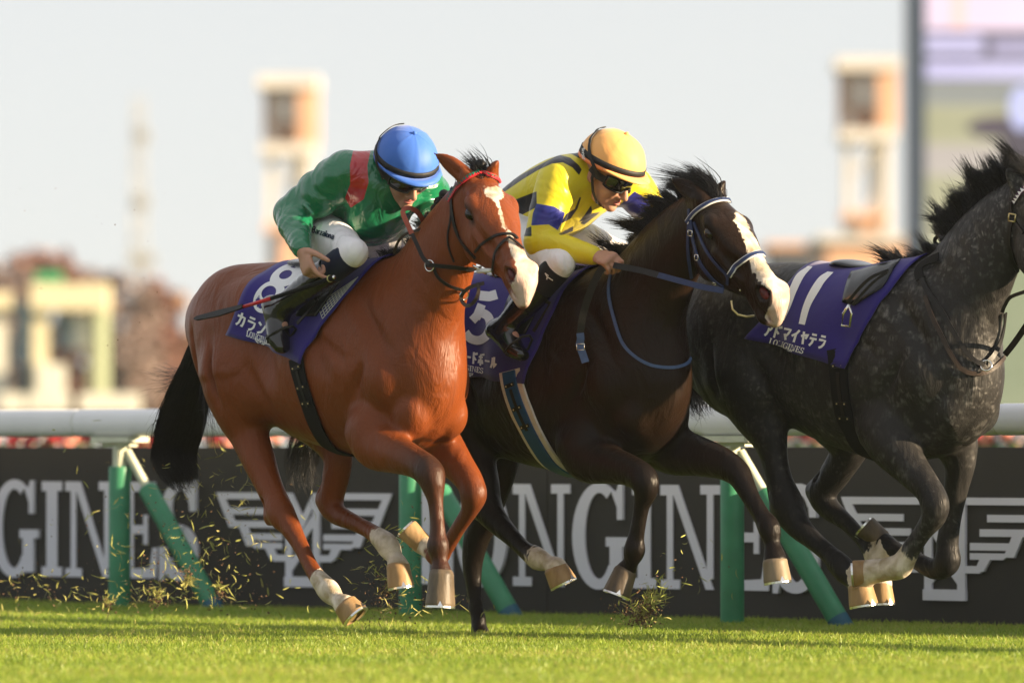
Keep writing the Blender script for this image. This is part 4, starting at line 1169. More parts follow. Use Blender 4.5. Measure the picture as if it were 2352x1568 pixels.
S3 = dict(cx=2212, ku=407, dz=.02,
  torso=[(-1.46, 670, 800, .06), (-1.38, 640, 850, .16), (-1.22, 616, 885, .24), (-1.05, 603, 935, .275), (-.88, 604, 975, .275), (-.68, 612, 1020, .285), (-.48, 614, 1050, .285), (-.32, 604, 1058, .25), (-.20, 640, 1052, .22), (-.09, 750, 1030, .165), (-.03, 850, 990, .09)],
  neck=[(2118, 770, 145, .175), (2196, 692, 124, .135), (2255, 590, 104, .098), (2305, 520, 84, .08), (2345, 468, 58, .07)],
  legs={'fore_near': (.17, [(2028, 985, 62), (2050, 1022, 56), (2090, 1072, 43), (2128, 1118, 34), (2146, 1150, 33), (2146, 1182, 30), (2122, 1218, 22), (2098, 1252, 22), (2080, 1282, 25), (2066, 1300, 29), (2030, 1308, 26), (1996, 1313, 29)]),
        'fore_far': (-.15, [(2195, 1010, 55), (2205, 1065, 37), (2196, 1120, 30), (2184, 1190, 25), (2176, 1250, 27), (2176, 1290, 30), (2145, 1306, 24), (2090, 1278, 19), (2060, 1266, 20), (2040, 1254, 25), (2022, 1240, 24)]),
        'hind_near': (.16, [(1718, 860, 100), (1742, 940, 68), (1766, 1000, 45), (1778, 1050, 33), (1790, 1105, 33), (1808, 1160, 41), (1832, 1205, 31), (1868, 1240, 23), (1905, 1272, 22), (1928, 1296, 28), (1942, 1312, 28), (1958, 1330, 22), (1974, 1344, 28)]),
        'hind_far': (-.13, [(1930, 930, 100), (1950, 1000, 60), (1946, 1040, 43), (1920, 1085, 37), (1888, 1130, 34), (1902, 1164, 28), (1945, 1200, 19.5), (1982, 1240, 18), (2002, 1266, 23), (2012, 1290, 24), (2022, 1322, 24), (2024, 1340, 27)])},
  joint=[('fore_near', .17, 2146, 1160, (31, 27, 29), .02), ('hind_near', .16, 1786, 1175, (15, 14, 19), .03), ('hind_far', -.13, 1866, 1126, (15, 13, 18), .03), ('fore_far', -.15, 2176, 1288, (26, 24, 26), .02)],
  groove=[([(2222, 880, 0, 4), (2216, 950, 0, 9), (2206, 1010, 0, 9)], .03)],
  head=(2375, 436, 50, 42, 1.02), ears=[(1, 2312, 385, .10), (-1, 2420, 370, -.06)],
  dark={'fore_near': [.1, .2, .3, .5, .5, .5, .3, 0, 0, 0, 0, 0], 'fore_far': [0, .1, .2, .3, .6, .8, .9, .9, .9, .9, .9], 'hind_near': [.4, .5, .5, .5, .6, .8, .9, .9, .9, .9, .9, .6, .3], 'hind_far': [.3, .4, .4, .4, .5, .6, .6, .3, 0, 0, 0, 0]},
  sock={'fore_near': (-.245, 1), 'hind_far': (-.145, 1), 'hind_near': (-.012, 1)},
  hoof=[('fore_near', (1994, 1312), (1960, 1314, -.02), 28, 30, (-.2, .3, -.8), ('horn', -.12)), ('fore_far', (2024, 1238), (1988, 1206, 0), 25, 28, (-.3, .5, -.6), ('horn_dk', -.1)),
        ('hind_near', (1976, 1346), (1983, 1390, .01), 32, 37, (.9, .3, .1), 'horn'), ('hind_far', (2024, 1340), (2027, 1386, 0), 27, 31, (.9, .3, .1), 'horn')])
m_bay = coat_mat('bay_coat', (.195, .046, .0105), (.020, .0125, .009), rough=.42, sheen=.0, spec=.22)
m_dkb = coat_mat('dark_bay_coat', (.0165, .0085, .0045), (.0075, .006, .0055), rough=.36, sheen=.0, spec=.13)
m_gry = coat_mat('dapple_grey_coat', (.028, .0265, .026), (.010, .010, .011), rough=.42, sheen=.0, spec=.15, dapple=(.20, .19, .18))
m_horn_md = mat('hoof_horn_grey', (0.15, 0.115, 0.075), 0.5, scale=25, col2=(0.26, 0.20, 0.13), bump=0.15, bscale=50, stretch=(1, 1, 0.15))
hm = dict(horn=m_horn, horn_dk=m_horn_dk, horn_mid=m_horn_md)
h1, sk1, H1, L1 = build_horse(F1, S1, 'bay_horse', 'bright bay horse with white star and stripe, green jockey up, nearest the left', dict(coat=m_bay, **hm))
h2, sk2, H2, L2 = build_horse(F2, S2, 'dark_bay_horse', 'almost black horse with broad white blaze between the bay and the grey, yellow jockey up', dict(coat=m_dkb, **hm))
h3, sk3, H3, L3 = build_horse(F3, S3, 'grey_horse', 'dappled dark grey horse running loose with an empty saddle at the right', dict(coat=m_gry, **hm))
# ------------------------------------------------------------------ hair
m_hair = mat('black_hair', (0.007, 0.0065, 0.0065), 0.4, var=0.3, scale=40, spec=0.25)
m_hair_g = mat('grey_black_hair', (0.012, 0.0115, 0.0115), 0.4, var=0.5, scale=30, spec=0.25)
def strands(name, curves, m, parent, rad=0.0016, sides=3):
    """curves: list of (points, thickness factor); tapered three-sided hairs joined in one mesh"""
    V = []; F = []; b = 0
    for P, k in curves:
        P = np.asarray(P, float); n = len(P)
        T = np.gradient(P, axis=0); T /= (np.linalg.norm(T, axis=1)[:, None] + 1e-9)
        A = np.cross(T, np.array([.31, .55, .2])); A /= (np.linalg.norm(A, axis=1)[:, None] + 1e-9); B = np.cross(T, A)
        r = rad * k * (1.0 - 0.92 * np.linspace(0, 1, n) ** 1.6)
        for j in range(sides):
            q = 2 * math.pi * j / sides
            V.append(P + (A * math.cos(q) + B * math.sin(q)) * r[:, None])
        # reorder to ring-major
        R_ = np.stack(V[-sides:], 1).reshape(-1, 3); del V[-sides:]; V.append(R_)
        i = np.arange(n - 1)[:, None] * sides; j = np.arange(sides)[None, :]; j2 = (j + 1) % sides
        F.append(np.stack([b + i + j, b + i + j2, b + i + sides + j2, b + i + sides + j], -1).reshape(-1, 4))
        b += n * sides
    return mesh_np(name, np.concatenate(V), np.concatenate(F), m, parent)
def strand(P, d, L, bend, n=7, wob=0.0, r=rng):
    """a hair from P: starts along d, drifts by bend (world vector)"""
    t = np.linspace(0, 1, n)[:, None]
    d = d / (np.linalg.norm(d) + 1e-9)
    w = r.normal(0, wob, 3)[None] * t * (1 - .2 * t) + r.normal(0, wob * .5, 3)[None] * np.sin(t * 5)
    return P + d * L * t + np.asarray(bend)[None] * L * t * t + w * L
def guided(G, n, spread, r, wob, thick=(.7, 1.4), cut=(.75, 1.0), m=14):
    """hairs following a guide polyline G (world), fanned out by spread(t)"""
    out = []; C = cr(G, 5); k = len(C)
    for i in range(n):
        a = r.normal(0, 1, 3); a /= max(1, np.linalg.norm(a) / 1.4); e = r.uniform(*cut); ph = r.uniform(0, 6.3)
        t = np.linspace(0, e, m); idx = t * (k - 1); i0 = np.minimum(idx.astype(int), k - 2); f = (idx - i0)[:, None]
        P = C[i0] * (1 - f) + C[i0 + 1] * f
        P = P + a[None] * np.array([spread(x) for x in t])[:, None] + (r.normal(0, wob, 3)[None] * (np.sin(t * 7 + ph) * t)[:, None])
        out.append((P, r.uniform(*thick)))
    return out
def mane(fr, skin, root, u0, u1, n, d, bend, L, m, seed, name='mane', wob=.12, side=0.0, thick=(.8, 1.6), clumps=26, fly=.12):
    """hair along the crest between u0 and u1 in locks; d, bend, L may be functions of 0..1"""
    r = np.random.default_rng(seed); out = []
    ck = [(r.normal(0, .20, 3), r.normal(0, .16, 3), r.uniform(.75, 1.2)) for _ in range(clumps + 1)]
    for i in range(n):
        t = r.random(); u = u0 + (u1 - u0) * t
        h = skin.cast(fr.w(u, side + r.normal(0, .012), 2.4), (0, 0, -1))
        if h is None: continue
        dd = d(t) if callable(d) else d; bb = bend(t) if callable(bend) else bend; ll = L(t) if callable(L) else L
        q = ck[int(t * clumps)]; f = 2.2 if r.random() < fly else 1.0
        tc = (int(t * clumps) + .5) / clumps; pull = fr.u * (tc - t) * (u1 - u0) * .8       # hairs of a lock draw together at the tip
        dv = fr.u * dd[0] + fr.n * dd[1] + fr.z * dd[2] + q[0] + r.normal(0, .07 * f, 3)
        bv = fr.u * bb[0] + fr.n * bb[1] + fr.z * bb[2] + q[1] + r.normal(0, .05 * f, 3)
        P = strand(h[0] - np.array([0, 0, .008]), dv, ll * q[2] * r.uniform(.7, 1.05), bv, 7, wob * .5 * f, r)
        P = P + pull[None] * np.linspace(0, 1, 7)[:, None] ** .7
        out.append((P, r.uniform(*thick) / (1.3 if f > 1 else 1)))
    return strands(name, out, m, root, .0017)

# ------------------------------------------------------------------ things laid on a horse
class Barrel:
    def __init__(self, fr, skin, zc=1.22): self.fr = fr; self.s = skin; self.zc = zc
    def up(self, px, py):
        """grid point -> (u, angle from the spine towards the near side)"""
        h = self.s.hit(px, py)
        if h is None:
            q = self.fr.loc(self.fr.px(px, py)); return q[0], 0.0
        q = self.fr.loc(h[0]); return q[0], math.atan2(q[1], q[2] - self.zc)
    def at(self, u, a, off):
        d = self.fr.n * math.sin(a) + self.fr.z * math.cos(a)
        o = self.fr.w(u, 0, self.zc)
        h = self.s.cast(o, d)
        if h is None: return o + d * .3, d
        nn = h[1] if np.dot(h[1], d) > 0 else -h[1]
        return h[0] + d * off, nn
def edge(br, pts, n, top=True):
    """measured edge -> n rows of (u, angle)"""
    E = [br.up(*p) for p in pts]
    if top: E[0] = (E[0][0], 0.0)
    E = cr(np.array(E), 6); l = np.concatenate([[0], np.cumsum(np.hypot(*np.diff(E * np.array([1, .35]), axis=0).T))]); l /= l[-1]
    t = np.linspace(0, 1, n)
    return np.stack([np.interp(t, l, E[:, 0]), np.interp(t, l, E[:, 1])], 1)
def patch(br, back, front, n, m, off, mirror=True, top=True):
    """cloth between two edges, continued over the spine on the far side; returns grid (rows, m, 3)"""
    B, F_ = edge(br, back, n, top), edge(br, front, n, top)
    rows = []
    seq = ([-i for i in range(n - 1, 0, -1)] if mirror else []) + list(range(n))
    for i in seq:
        s = -1 if i < 0 else 1; b = B[abs(i)]; f = F_[abs(i)]
        row = []
        for j in range(m):
            k = j / (m - 1); u = b[0] + (f[0] - b[0]) * k; a = b[1] + (f[1] - b[1]) * k
            o = off(abs(i) / (n - 1), k) if callable(off) else off
            row.append(br.at(u, a * s, o)[0])
        rows.append(row)
    G = np.array(rows)
    for it in range(2):       # let the cloth bridge the small hollows
        G[1:-1, 1:-1] = .4 * G[1:-1, 1:-1] + .15 * (G[:-2, 1:-1] + G[2:, 1:-1] + G[1:-1, :-2] + G[1:-1, 2:])
    return G
def grid_mesh(name, G, m, parent, thick=0.004):
    n, k, _ = G.shape
    F = [(i * k + j, i * k + j + 1, (i + 1) * k + j + 1, (i + 1) * k + j) for i in range(n - 1) for j in range(k - 1)]
    o = mesh_np(name, G.reshape(-1, 3), F, m, parent)
    md = o.modifiers.new('cloth', 'SOLIDIFY'); md.thickness = thick; md.offset = 0
    return o
def grid_skin(G):
    n, k, _ = G.shape
    return Skin(G.reshape(-1, 3), [(i * k + j, i * k + j + 1, (i + 1) * k + j + 1, (i + 1) * k + j) for i in range(n - 1) for j in range(k - 1)])
def decal(name, polys, skin, m, parent, off=0.0045):
    """flat print: polygons given on the photo grid, laid on a surface"""
    V = []; F = []
    for p in polys:
        H_ = [skin.hit(*q) for q in p]
        if any(h is None for h in H_): continue
        b = len(V)
        for (pt, nn) in H_: V.append(pt + nn * off)
        F.append(tuple(range(b, b + len(p))))
    if not V: return None
    return mesh_np(name, np.array(V), F, m, parent, smooth=False)
def stroke(pts, w, step=5.0, cap=True):
    """thick polyline -> quads"""
    P = [np.array(p, float) for p in pts]; Q = [P[0]]
    for a, b in zip(P[:-1], P[1:]):
        k = max(1, int(np.linalg.norm(b - a) / step))
        for i in range(1, k + 1): Q.append(a + (b - a) * i / k)
    L_ = []; R__ = []
    for i, q in enumerate(Q):
        t = Q[min(i + 1, len(Q) - 1)] - Q[max(i - 1, 0)]; t /= (np.linalg.norm(t) + 1e-9); nn = np.array([-t[1], t[0]])
        L_.append(q + nn * w / 2); R__.append(q - nn * w / 2)
    return [[tuple(L_[i]), tuple(L_[i + 1]), tuple(R__[i + 1]), tuple(R__[i])] for i in range(len(Q) - 1)]
def ellipse(cx, cy, a, b, rot, n=36):
    c, s = math.cos(R(rot)), math.sin(R(rot))
    return [(cx + a * math.cos(2 * math.pi * i / n) * c - b * math.sin(2 * math.pi * i / n) * s, cy + a * math.cos(2 * math.pi * i / n) * s + b * math.sin(2 * math.pi * i / n) * c) for i in range(n + 1)]
KANA = {'カ': [[(.1, .3), (.88, .3), (.85, .6), (.76, .92), (.58, .88)], [(.5, .03), (.48, .4), (.35, .75), (.1, .97)]],
        'ラ': [[(.2, .1), (.82, .1)], [(.08, .38), (.88, .38), (.8, .68), (.6, .87), (.3, .97)]],
        'ン': [[(.1, .15), (.42, .32)], [(.12, .92), (.55, .75), (.92, .2)]],
        'ダ': [[(.45, .05), (.3, .35), (.05, .6)], [(.35, .22), (.8, .22), (.65, .65), (.2, .97)], [(.3, .45), (.6, .65)]],
        'ア': [[(.06, .14), (.92, .14), (.8, .38), (.6, .52)], [(.5, .34), (.47, .6), (.37, .8), (.15, .97)]],
        'ド': [[(.28, .03), (.28, .97)], [(.28, .38), (.75, .64)], [(.6, .06), (.68, .24)], [(.8, .02), (.88, .2)]],
        'マ': [[(.06, .15), (.94, .15), (.76, .45), (.5, .7)], [(.32, .5), (.66, .94)]],
        'イ': [[(.86, .04), (.6, .32), (.08, .56)], [(.55, .38), (.55, .98)]],
        'ヤ': [[(.06, .42), (.92, .22), (.7, .56)], [(.28, .06), (.54, .98)]],
        'テ': [[(.2, .12), (.82, .12)], [(.05, .42), (.95, .42)], [(.52, .42), (.48, .7), (.22, .97)]],
        'レ': [[(.28, .06), (.28, .92), (.6, .76), (.94, .42)]], 'ー': [[(.08, .5), (.94, .5)]],
        'ボ': [[(.08, .3), (.84, .3)], [(.46, .06), (.46, .96), (.34, .9)], [(.24, .5), (.08, .82)], [(.68, .5), (.86, .82)], [(.76, .0), (.82, .16)], [(.92, -.03), (.98, .13)]],
        'ル': [[(.28, .14), (.26, .6), (.05, .96)], [(.56, .08), (.56, .92), (.96, .55)]]}
def kana(txt, o, ex, ey, w):
    out = []
    for i, ch in enumerate(txt):
        for s in KANA[ch]:
            pts = [(o[0] + (i + x * .86) * ex[0] + y * ey[0], o[1] + (i + x * .86) * ex[1] + y * ey[1]) for x, y in s]
            out += stroke(pts, w)
    return out
def affine(polys, o, ex, ey): return [[(o[0] + a * ex[0] + b * ey[0], o[1] + a * ex[1] + b * ey[1]) for a, b in p] for p in polys]

def ribbon(name, P, N_, w, th, m, parent, mb=None, mi=0):
    """flat strap of width w along points P with surface normals N_"""
    P = np.asarray(P, float); N_ = np.asarray(N_, float); V = []; F = []
    own = mb is None
    if own: mb = MB()
    ww = w if hasattr(w, '__len__') else [w] * len(P)
    for i in range(len(P)):
        t = P[min(i + 1, len(P) - 1)] - P[max(i - 1, 0)]; t /= (np.linalg.norm(t) + 1e-9)
        n_ = N_[i] - t * np.dot(N_[i], t); n_ /= (np.linalg.norm(n_) + 1e-9); s = np.cross(n_, t)
        for a, c in ((-1, 0), (1, 0), (1, 1), (-1, 1)): V.append(P[i] + s * a * ww[i] / 2 + n_ * th * c)
    for i in range(len(P) - 1):
        for e in range(4): F.append((i * 4 + e, i * 4 + (e + 1) % 4, i * 4 + 4 + (e + 1) % 4, i * 4 + 4 + e))
    F += [(3, 2, 1, 0), tuple(len(V) - 4 + e for e in range(4))]
    mb.add(V, F, mi)
    return mb.build(name, m, parent, sharp=35) if own else mb
def resample(pts, step):
    P = cr(np.asarray(pts, float), 8); l = np.concatenate([[0], np.cumsum(np.linalg.norm(np.diff(P, axis=0), axis=1))])
    k = max(2, int(l[-1] / step) + 1); t = np.linspace(0, l[-1], k)
    return np.stack([np.interp(t, l, P[:, c]) for c in range(P.shape[1])], 1)
def strap(name, pts, w, skin, m, parent, off=0.003, th=0.005, step=5.0):
    """strap lying on a skin along a line traced on the photo grid"""
    Q = resample(pts, step); P = []; N_ = []
    for q in Q:
        h = skin.hit(q[0], q[1])
        if h is None:
            if not P: continue
            d = ray(q[0], q[1]); Y = P[-1][1]; c = np.array([0, 0, CAMZ]) + d * Y
            pp, nn = skin.near(c)
            if np.dot(nn, np.array([0, -1, 0])) < -.3: break
            P.append(pp + nn * off); N_.append(nn); continue
        P.append(h[0] + h[1] * off); N_.append(h[1])
    if len(P) < 2: return None
    P = np.array(P); N_ = np.array(N_)
    for it in range(2):
        P[1:-1] = .5 * P[1:-1] + .25 * (P[:-2] + P[2:]); N_[1:-1] = .5 * N_[1:-1] + .25 * (N_[:-2] + N_[2:])
    return ribbon(name, P, N_, w / PM, th, m, parent)
def free_strap(name, fr, pts, w, m, parent, th=0.004, face=(0, -1, .15)):
    """strap hanging free: rows px, py, n"""
    Q = resample([(a, b, c * 100) for a, b, c in pts], 6)
    P = [fr.px(a, b, c / 100) for a, b, c in Q]
    return ribbon(name, P, [np.array(face)] * len(P), w / PM, th, m, parent)
def buckle(parent, P, N_, t, sx, sy, m, r=.0018, name='buckle'):
    s = np.cross(N_, t); mb = MB(); c = [P + s * a * sx + t * b * sy + N_ * .004 for a, b in ((-1, -1), (1, -1), (1, 1), (-1, 1))]
    for i in range(4): mb.tube([c[i], c[(i + 1) % 4]], r, 6)
    return mb.build(name, m, parent)

m_lea = mat('black_leather', (0.011, 0.010, 0.0095), 0.42, var=0.25, scale=40, bump=0.1, bscale=150, spec=.25)
m_lea_br = mat('brown_leather', (0.035, 0.022, 0.015), 0.5, var=0.3, scale=40, bump=0.15, bscale=120)
m_rub = mat('red_brown_rubber', (0.30, 0.065, 0.035), 0.6, var=0.15, scale=60, bump=0.35, bscale=260)
m_navy = mat('navy_webbing', (0.018, 0.034, 0.10), 0.55, var=0.15, scale=60, bump=0.2, bscale=300)
m_navy_l = mat('steel_blue_strap', (0.05, 0.09, 0.19), 0.45, var=0.12, scale=50)
m_whitep = mat('white_piping', (0.78, 0.77, 0.75), 0.55, var=0.05)
m_steel = mat('polished_steel', (0.80, 0.79, 0.77), 0.2, metal=1.0, var=0.03)
m_brass = mat('brass_stud', (0.75, 0.60, 0.30), 0.3, metal=1.0, var=0.05)
m_cloth = mat('purple_cloth', (0.020, 0.011, 0.175), 0.85, var=0.08, scale=4, bump=0.35, bscale=9, sheen=.25)
m_print = mat('white_print', (0.80, 0.80, 0.82), 0.65, var=0.03, scale=6)
m_girth = mat('black_elastic_webbing', (0.009, 0.009, 0.0095), 0.8, spec=.15, var=0.2, scale=80, bump=0.3, bscale=400)
m_girth_b = mat('blue_girth_leather', (0.012, 0.075, 0.20), 0.45, var=0.1, scale=30)
m_fleece = mat('white_fleece', (0.66, 0.64, 0.58), 0.95, var=0.1, scale=60, bump=0.6, bscale=300)
m_mesh = mat('white_mesh', (0.62, 0.62, 0.58), 0.7)
m_sad = mat('saddle_patent_leather', (0.010, 0.011, 0.013), 0.22, var=0.15, coat=.25, scale=20)
m_redbd = mat('browband_red', (0.55, 0.02, 0.03), 0.4); m_grnbd = mat('browband_green', (0.0, 0.11, 0.07), 0.4)
m_pla = mat('plum_leather', (0.05, 0.012, 0.045), 0.4)
m_loop = mat('yellow_elastic', (0.42, 0.40, 0.14), 0.6)

# ---- manes, forelocks, tails
W1 = np.array
mane(F1, sk1, h1, -.30, -.02, 700, lambda t: (-.35 - .3 * t, -.15, .75), lambda t: (-.5, -.2, -.35), lambda t: .075 + .02 * math.sin(t * 20), m_hair, 5, wob=.14)
mane(F1, sk1, h1, .0, .22, 420, (-.5, -.6, .5), (-.3, -.4, -.5), .07, m_hair, 6, name='mane')
mane(F1, sk1, h1, .33, .40, 160, (-.15, .0, 1.0), (-.9, .1, .1), lambda t: .075, m_hair, 7, name='forelock', wob=.2)
mb = MB()
for c, r_ in (((1096, 385, 0), .030), ((1103, 380, 0), .026)):
    mb.ball(F1.px(*c), np.array([r_, r_ * .8, r_]), 12)
mb.build('forelock_bun', m_hair, h1)
mb = MB()
for k, (a, b) in enumerate([(1020, 447), (1008, 464), (1000, 480), (985, 498)]): mb.ball(F1.px(a, b, -.035), .022, 10)
mb.build('mane_plait', m_hair, h1)
mane(F2, sk2, h2, -.36, .36, 3600, lambda t: (-.75, -.10, .50), lambda t: (-.35, .1, -.15), lambda t: .095 + .025 * math.sin(t * 31), m_hair, 8, clumps=30)
mane(F2, sk2, h2, .34, .44, 900, (-.55, .0, .75), (-.9, .1, -.15), .135, m_hair, 9, name='forelock', clumps=7)
mane(F3, sk3, h3, -.40, -.12, 700, lambda t: (-.5, .02, .75), lambda t: (-.35, .0, -.1), lambda t: .055 + .09 * max(0, math.sin(t * 9.5)) ** 2 , m_hair_g, 10, wob=.08)
mane(F3, sk3, h3, -.10, .42, 3600, lambda t: (-.32, .04, .9), lambda t: (-.28, .05, -.1), lambda t: .125 + .025 * math.sin(t * 40) + .02 * t, m_hair_g, 11, wob=.07, clumps=34)
def tail(fr, G, n, root, seed, sp0, sp1, m=m_hair, fly=0, flyG=None):
    r = np.random.default_rng(seed)
    P = [fr.px(*g) for g in G]
    c = guided(P, n, lambda t: sp0 + (sp1 - sp0) * math.sin(min(t * 1.15, 1) * math.pi * .75) ** 1.2, r, .012)
    if fly:
        for FG in flyG: c += guided([fr.px(*g) for g in FG], fly, lambda t: .01 + .05 * t, r, .03, thick=(.35, .7), cut=(.5, 1.0))
    return strands('tail', c, m, root, .0023)
tail(F1, [(512, 690, -.02), (478, 760, -.05), (452, 850, -.06), (430, 920, -.08), (410, 985, -.10), (398, 1040, -.10), (412, 1085, -.09), (424, 1100, -.09)], 2100, h1, 21, .020, .066, fly=40,
     flyG=[[(470, 790, -.05), (430, 870, -.08), (380, 878, -.12), (335, 888, -.15)], [(462, 810, -.05), (425, 885, -.08), (385, 925, -.12), (362, 985, -.12)], [(470, 860, -.05), (478, 930, -.03), (484, 990, -.0), (496, 1030, .0)], [(455, 850, -.05), (400, 868, -.1), (360, 868, -.13), (345, 876, -.14)], [(440, 900, -.08), (398, 960, -.1), (368, 1010, -.12), (372, 1080, -.1)]])
tail(F2, [(940, 700, 0), (880, 850, -.03), (790, 945, -.05), (725, 985, -.05), (702, 1030, -.06), (692, 1090, -.06), (716, 1150, -.06)], 170, h2, 22, .02, .055, fly=14,
     flyG=[[(800, 940, -.05), (700, 980, -.06), (650, 965, -.06), (632, 955, -.06)], [(760, 965, -.05), (720, 1010, -.05), (726, 1080, -.05), (728, 1170, -.05)], [(760, 965, -.05), (705, 1000, -.05), (695, 1080, -.06), (684, 1150, -.06)]])
tail(F3, [(1660, 690, -.02), (1625, 760, -.08), (1602, 820, -.09), (1592, 870, -.09), (1600, 915, -.07), (1612, 940, -.06)], 520, h3, 23, .018, .055, m=m_hair_g, fly=30,
     flyG=[[(1622, 790, -.08), (1608, 870, -.08), (1598, 930, -.08), (1590, 948, -.08)], [(1630, 800, -.08), (1622, 880, -.06), (1634, 925, -.04), (1638, 945, -.03)], [(1616, 800, -.08), (1600, 880, -.08), (1618, 925, -.06), (1606, 930, -.06)]])

# ---- saddlecloths with their numbers and names
Bl1, Bl2, Bl3 = Barrel(F1, sk1), Barrel(F2, sk2, 1.19), Barrel(F3, sk3)
def saddle_cloth(fr, br, back, front, label):
    o = thing('saddle_cloth', label, 'saddlecloth', fr.w(-.65, 0, 1.5), 'purple racing saddlecloths')
    rip = lambda s, k: .012 + .004 * math.sin(k * 9 + s * 4) * s + .010 * s * max(0, k - .8) / .2
    G = patch(br, back, front, 22, 26, rip)
    grid_mesh('cloth', G, m_cloth, o, .004)
    return o, G, grid_skin(G)
c1, G1, cs1 = saddle_cloth(F1, Bl1, [(668, 604), (628, 618), (580, 650), (552, 702), (522, 770)], [(874, 602), (840, 636), (792, 692), (754, 740), (718, 792), (700, 832)], 'purple saddlecloth numbered 8 on the bay horse')
c2, G2, cs2 = saddle_cloth(F2, Bl2, [(1090, 632), (1055, 650), (1030, 700), (1024, 780), (1020, 866)], [(1325, 640), (1290, 690), (1262, 750), (1238, 810), (1212, 876)], 'purple saddlecloth numbered 5 on the black horse')
c3, G3, cs3 = saddle_cloth(F3, Bl3, [(1882, 606), (1845, 620), (1808, 662), (1760, 725), (1712, 778)], [(2100, 618), (2058, 660), (2005, 735), (1972, 795), (1948, 842)], 'purple saddlecloth numbered 11 on the loose grey horse')
T = lambda p0: (lambda pts: [(p0[0] + x / 4, p0[1] + y / 4) for x, y in pts])
t1, t7, t11, t12, t2, t6, t3, t16, t13, t17, t15 = T((400, 560)), T((1020, 560)), T((1560, 560)), T((1764, 560)), T((900, 340)), T((1290, 380)), T((620, 280)), T((1060, 290)), T((1764, 900)), T((1764, 316)), T((330, 840))
n8 = bandp(t1(ellipse(878, 492, 168, 122, -45)), t1(ellipse(875, 452, 72, 56, -30))) + bandp(t1(ellipse(1040, 295, 168, 92, -25)), t1(ellipse(1028, 290, 62, 36, -22)))
decal('number', n8, cs1, m_print, c1)
decal('horse_name', kana('カランダ', t1([(592, 612)])[0], (24, 10.2), (-7, 32), 5.2), cs1, m_print, c1)
def sponsor(o, ex, ey, cs, c, eo, ew):
    decal('sponsor_name', affine(WP, o, (ex[0] / WW, ex[1] / WW), ey), cs, m_print, c)
    l = math.hypot(*ex); decal('winged_emblem', affine(emblem(), eo, (ex[0] / l * ew, ex[1] / l * ew), (-ey[0] / math.hypot(*ey) * -ew * .75, -ey[1] / math.hypot(*ey) * -ew * .75)), cs, m_print, c)
sponsor(t1([(667, 850)])[0], (58.5, 21), (1.8, -14), cs1, c1, t1([(800, 885)])[0], 30)
sponsor(t11([(826, 915)])[0], (79, 24), (4.5, -13), cs3, c3, t11([(985, 950)])[0], 38)
sponsor(t7([(83, 1140)])[0], (71, 13.5), (1.0, -13), cs2, c2, t7([(205, 1178)])[0], 36)
n5 = stroke(t7([(490, 470), (420, 490), (330, 480), (290, 620), (262, 700)])[0:3], 22) + stroke(t7([(352, 560), (300, 690)]), 20) + stroke([tuple(p) for p in cr(np.array(t7([(265, 705), (340, 640), (410, 670), (432, 750), (400, 840), (330, 885), (250, 870), (200, 815)])), 5)], 20)
decal('number', n5, cs2, m_print, c2)
decal('horse_name', kana('レードボール', t7([(150, 965)])[0], (14.6, 3.0), (-2, 29), 4.6), cs2, m_print, c2)
def split_bar(L_, R__, n=14):
    A, B = cr(np.array(L_), 6), cr(np.array(R__), 6)
    return [[tuple(A[i]), tuple(A[i + 1]), tuple(B[i + 1]), tuple(B[i])] for i in range(len(A) - 1)]
for L_, R__ in ((t11([(1185, 212), (1080, 290), (1012, 430), (960, 560), (905, 688)]), t11([(1228, 218), (1152, 305), (1084, 440), (1026, 590), (972, 706)])),
                (t11([(1366, 262), (1284, 318), (1202, 440), (1142, 580), (1104, 735)]), t11([(1421, 268), (1345, 350), (1298, 425), (1212, 575), (1160, 747)]))):
    decal('digit', split_bar(L_, R__), cs3, m_print, c3)
decal('horse_name', kana('アドマイヤテラ', t11([(812, 722)])[0], (20.3, 4.6), (-9, 30), 5.2), cs3, m_print, c3)
# non-slip mesh panel on cloth 8
ms = []
A_, B_, C_, D_ = [np.array(p) for p in t1([(1325, 560), (1365, 690), (1700, 308), (1640, 360)])]
for i in range(15):
    k = i / 14; p = np.array(t1([(1325, 560)])[0]) * (1 - k) + np.array(t1([(1690, 310)])[0]) * k; q = np.array(t1([(1370, 690)])[0]) * (1 - k) + np.array(t1([(1698, 315)])[0]) * k
    ms += stroke([tuple(p), tuple(q)], 1.4, 4)
for i in range(6):
    k = i / 5; p = np.array(t1([(1325, 560)])[0]) * (1 - k) + np.array(t1([(1370, 690)])[0]) * k
    ms += stroke([tuple(p), tuple(np.array(t1([(1694, 312)])[0]) * (1 - .0) )], 1.4, 6)
decal('mesh_panel', ms, cs1, m_mesh, c1)

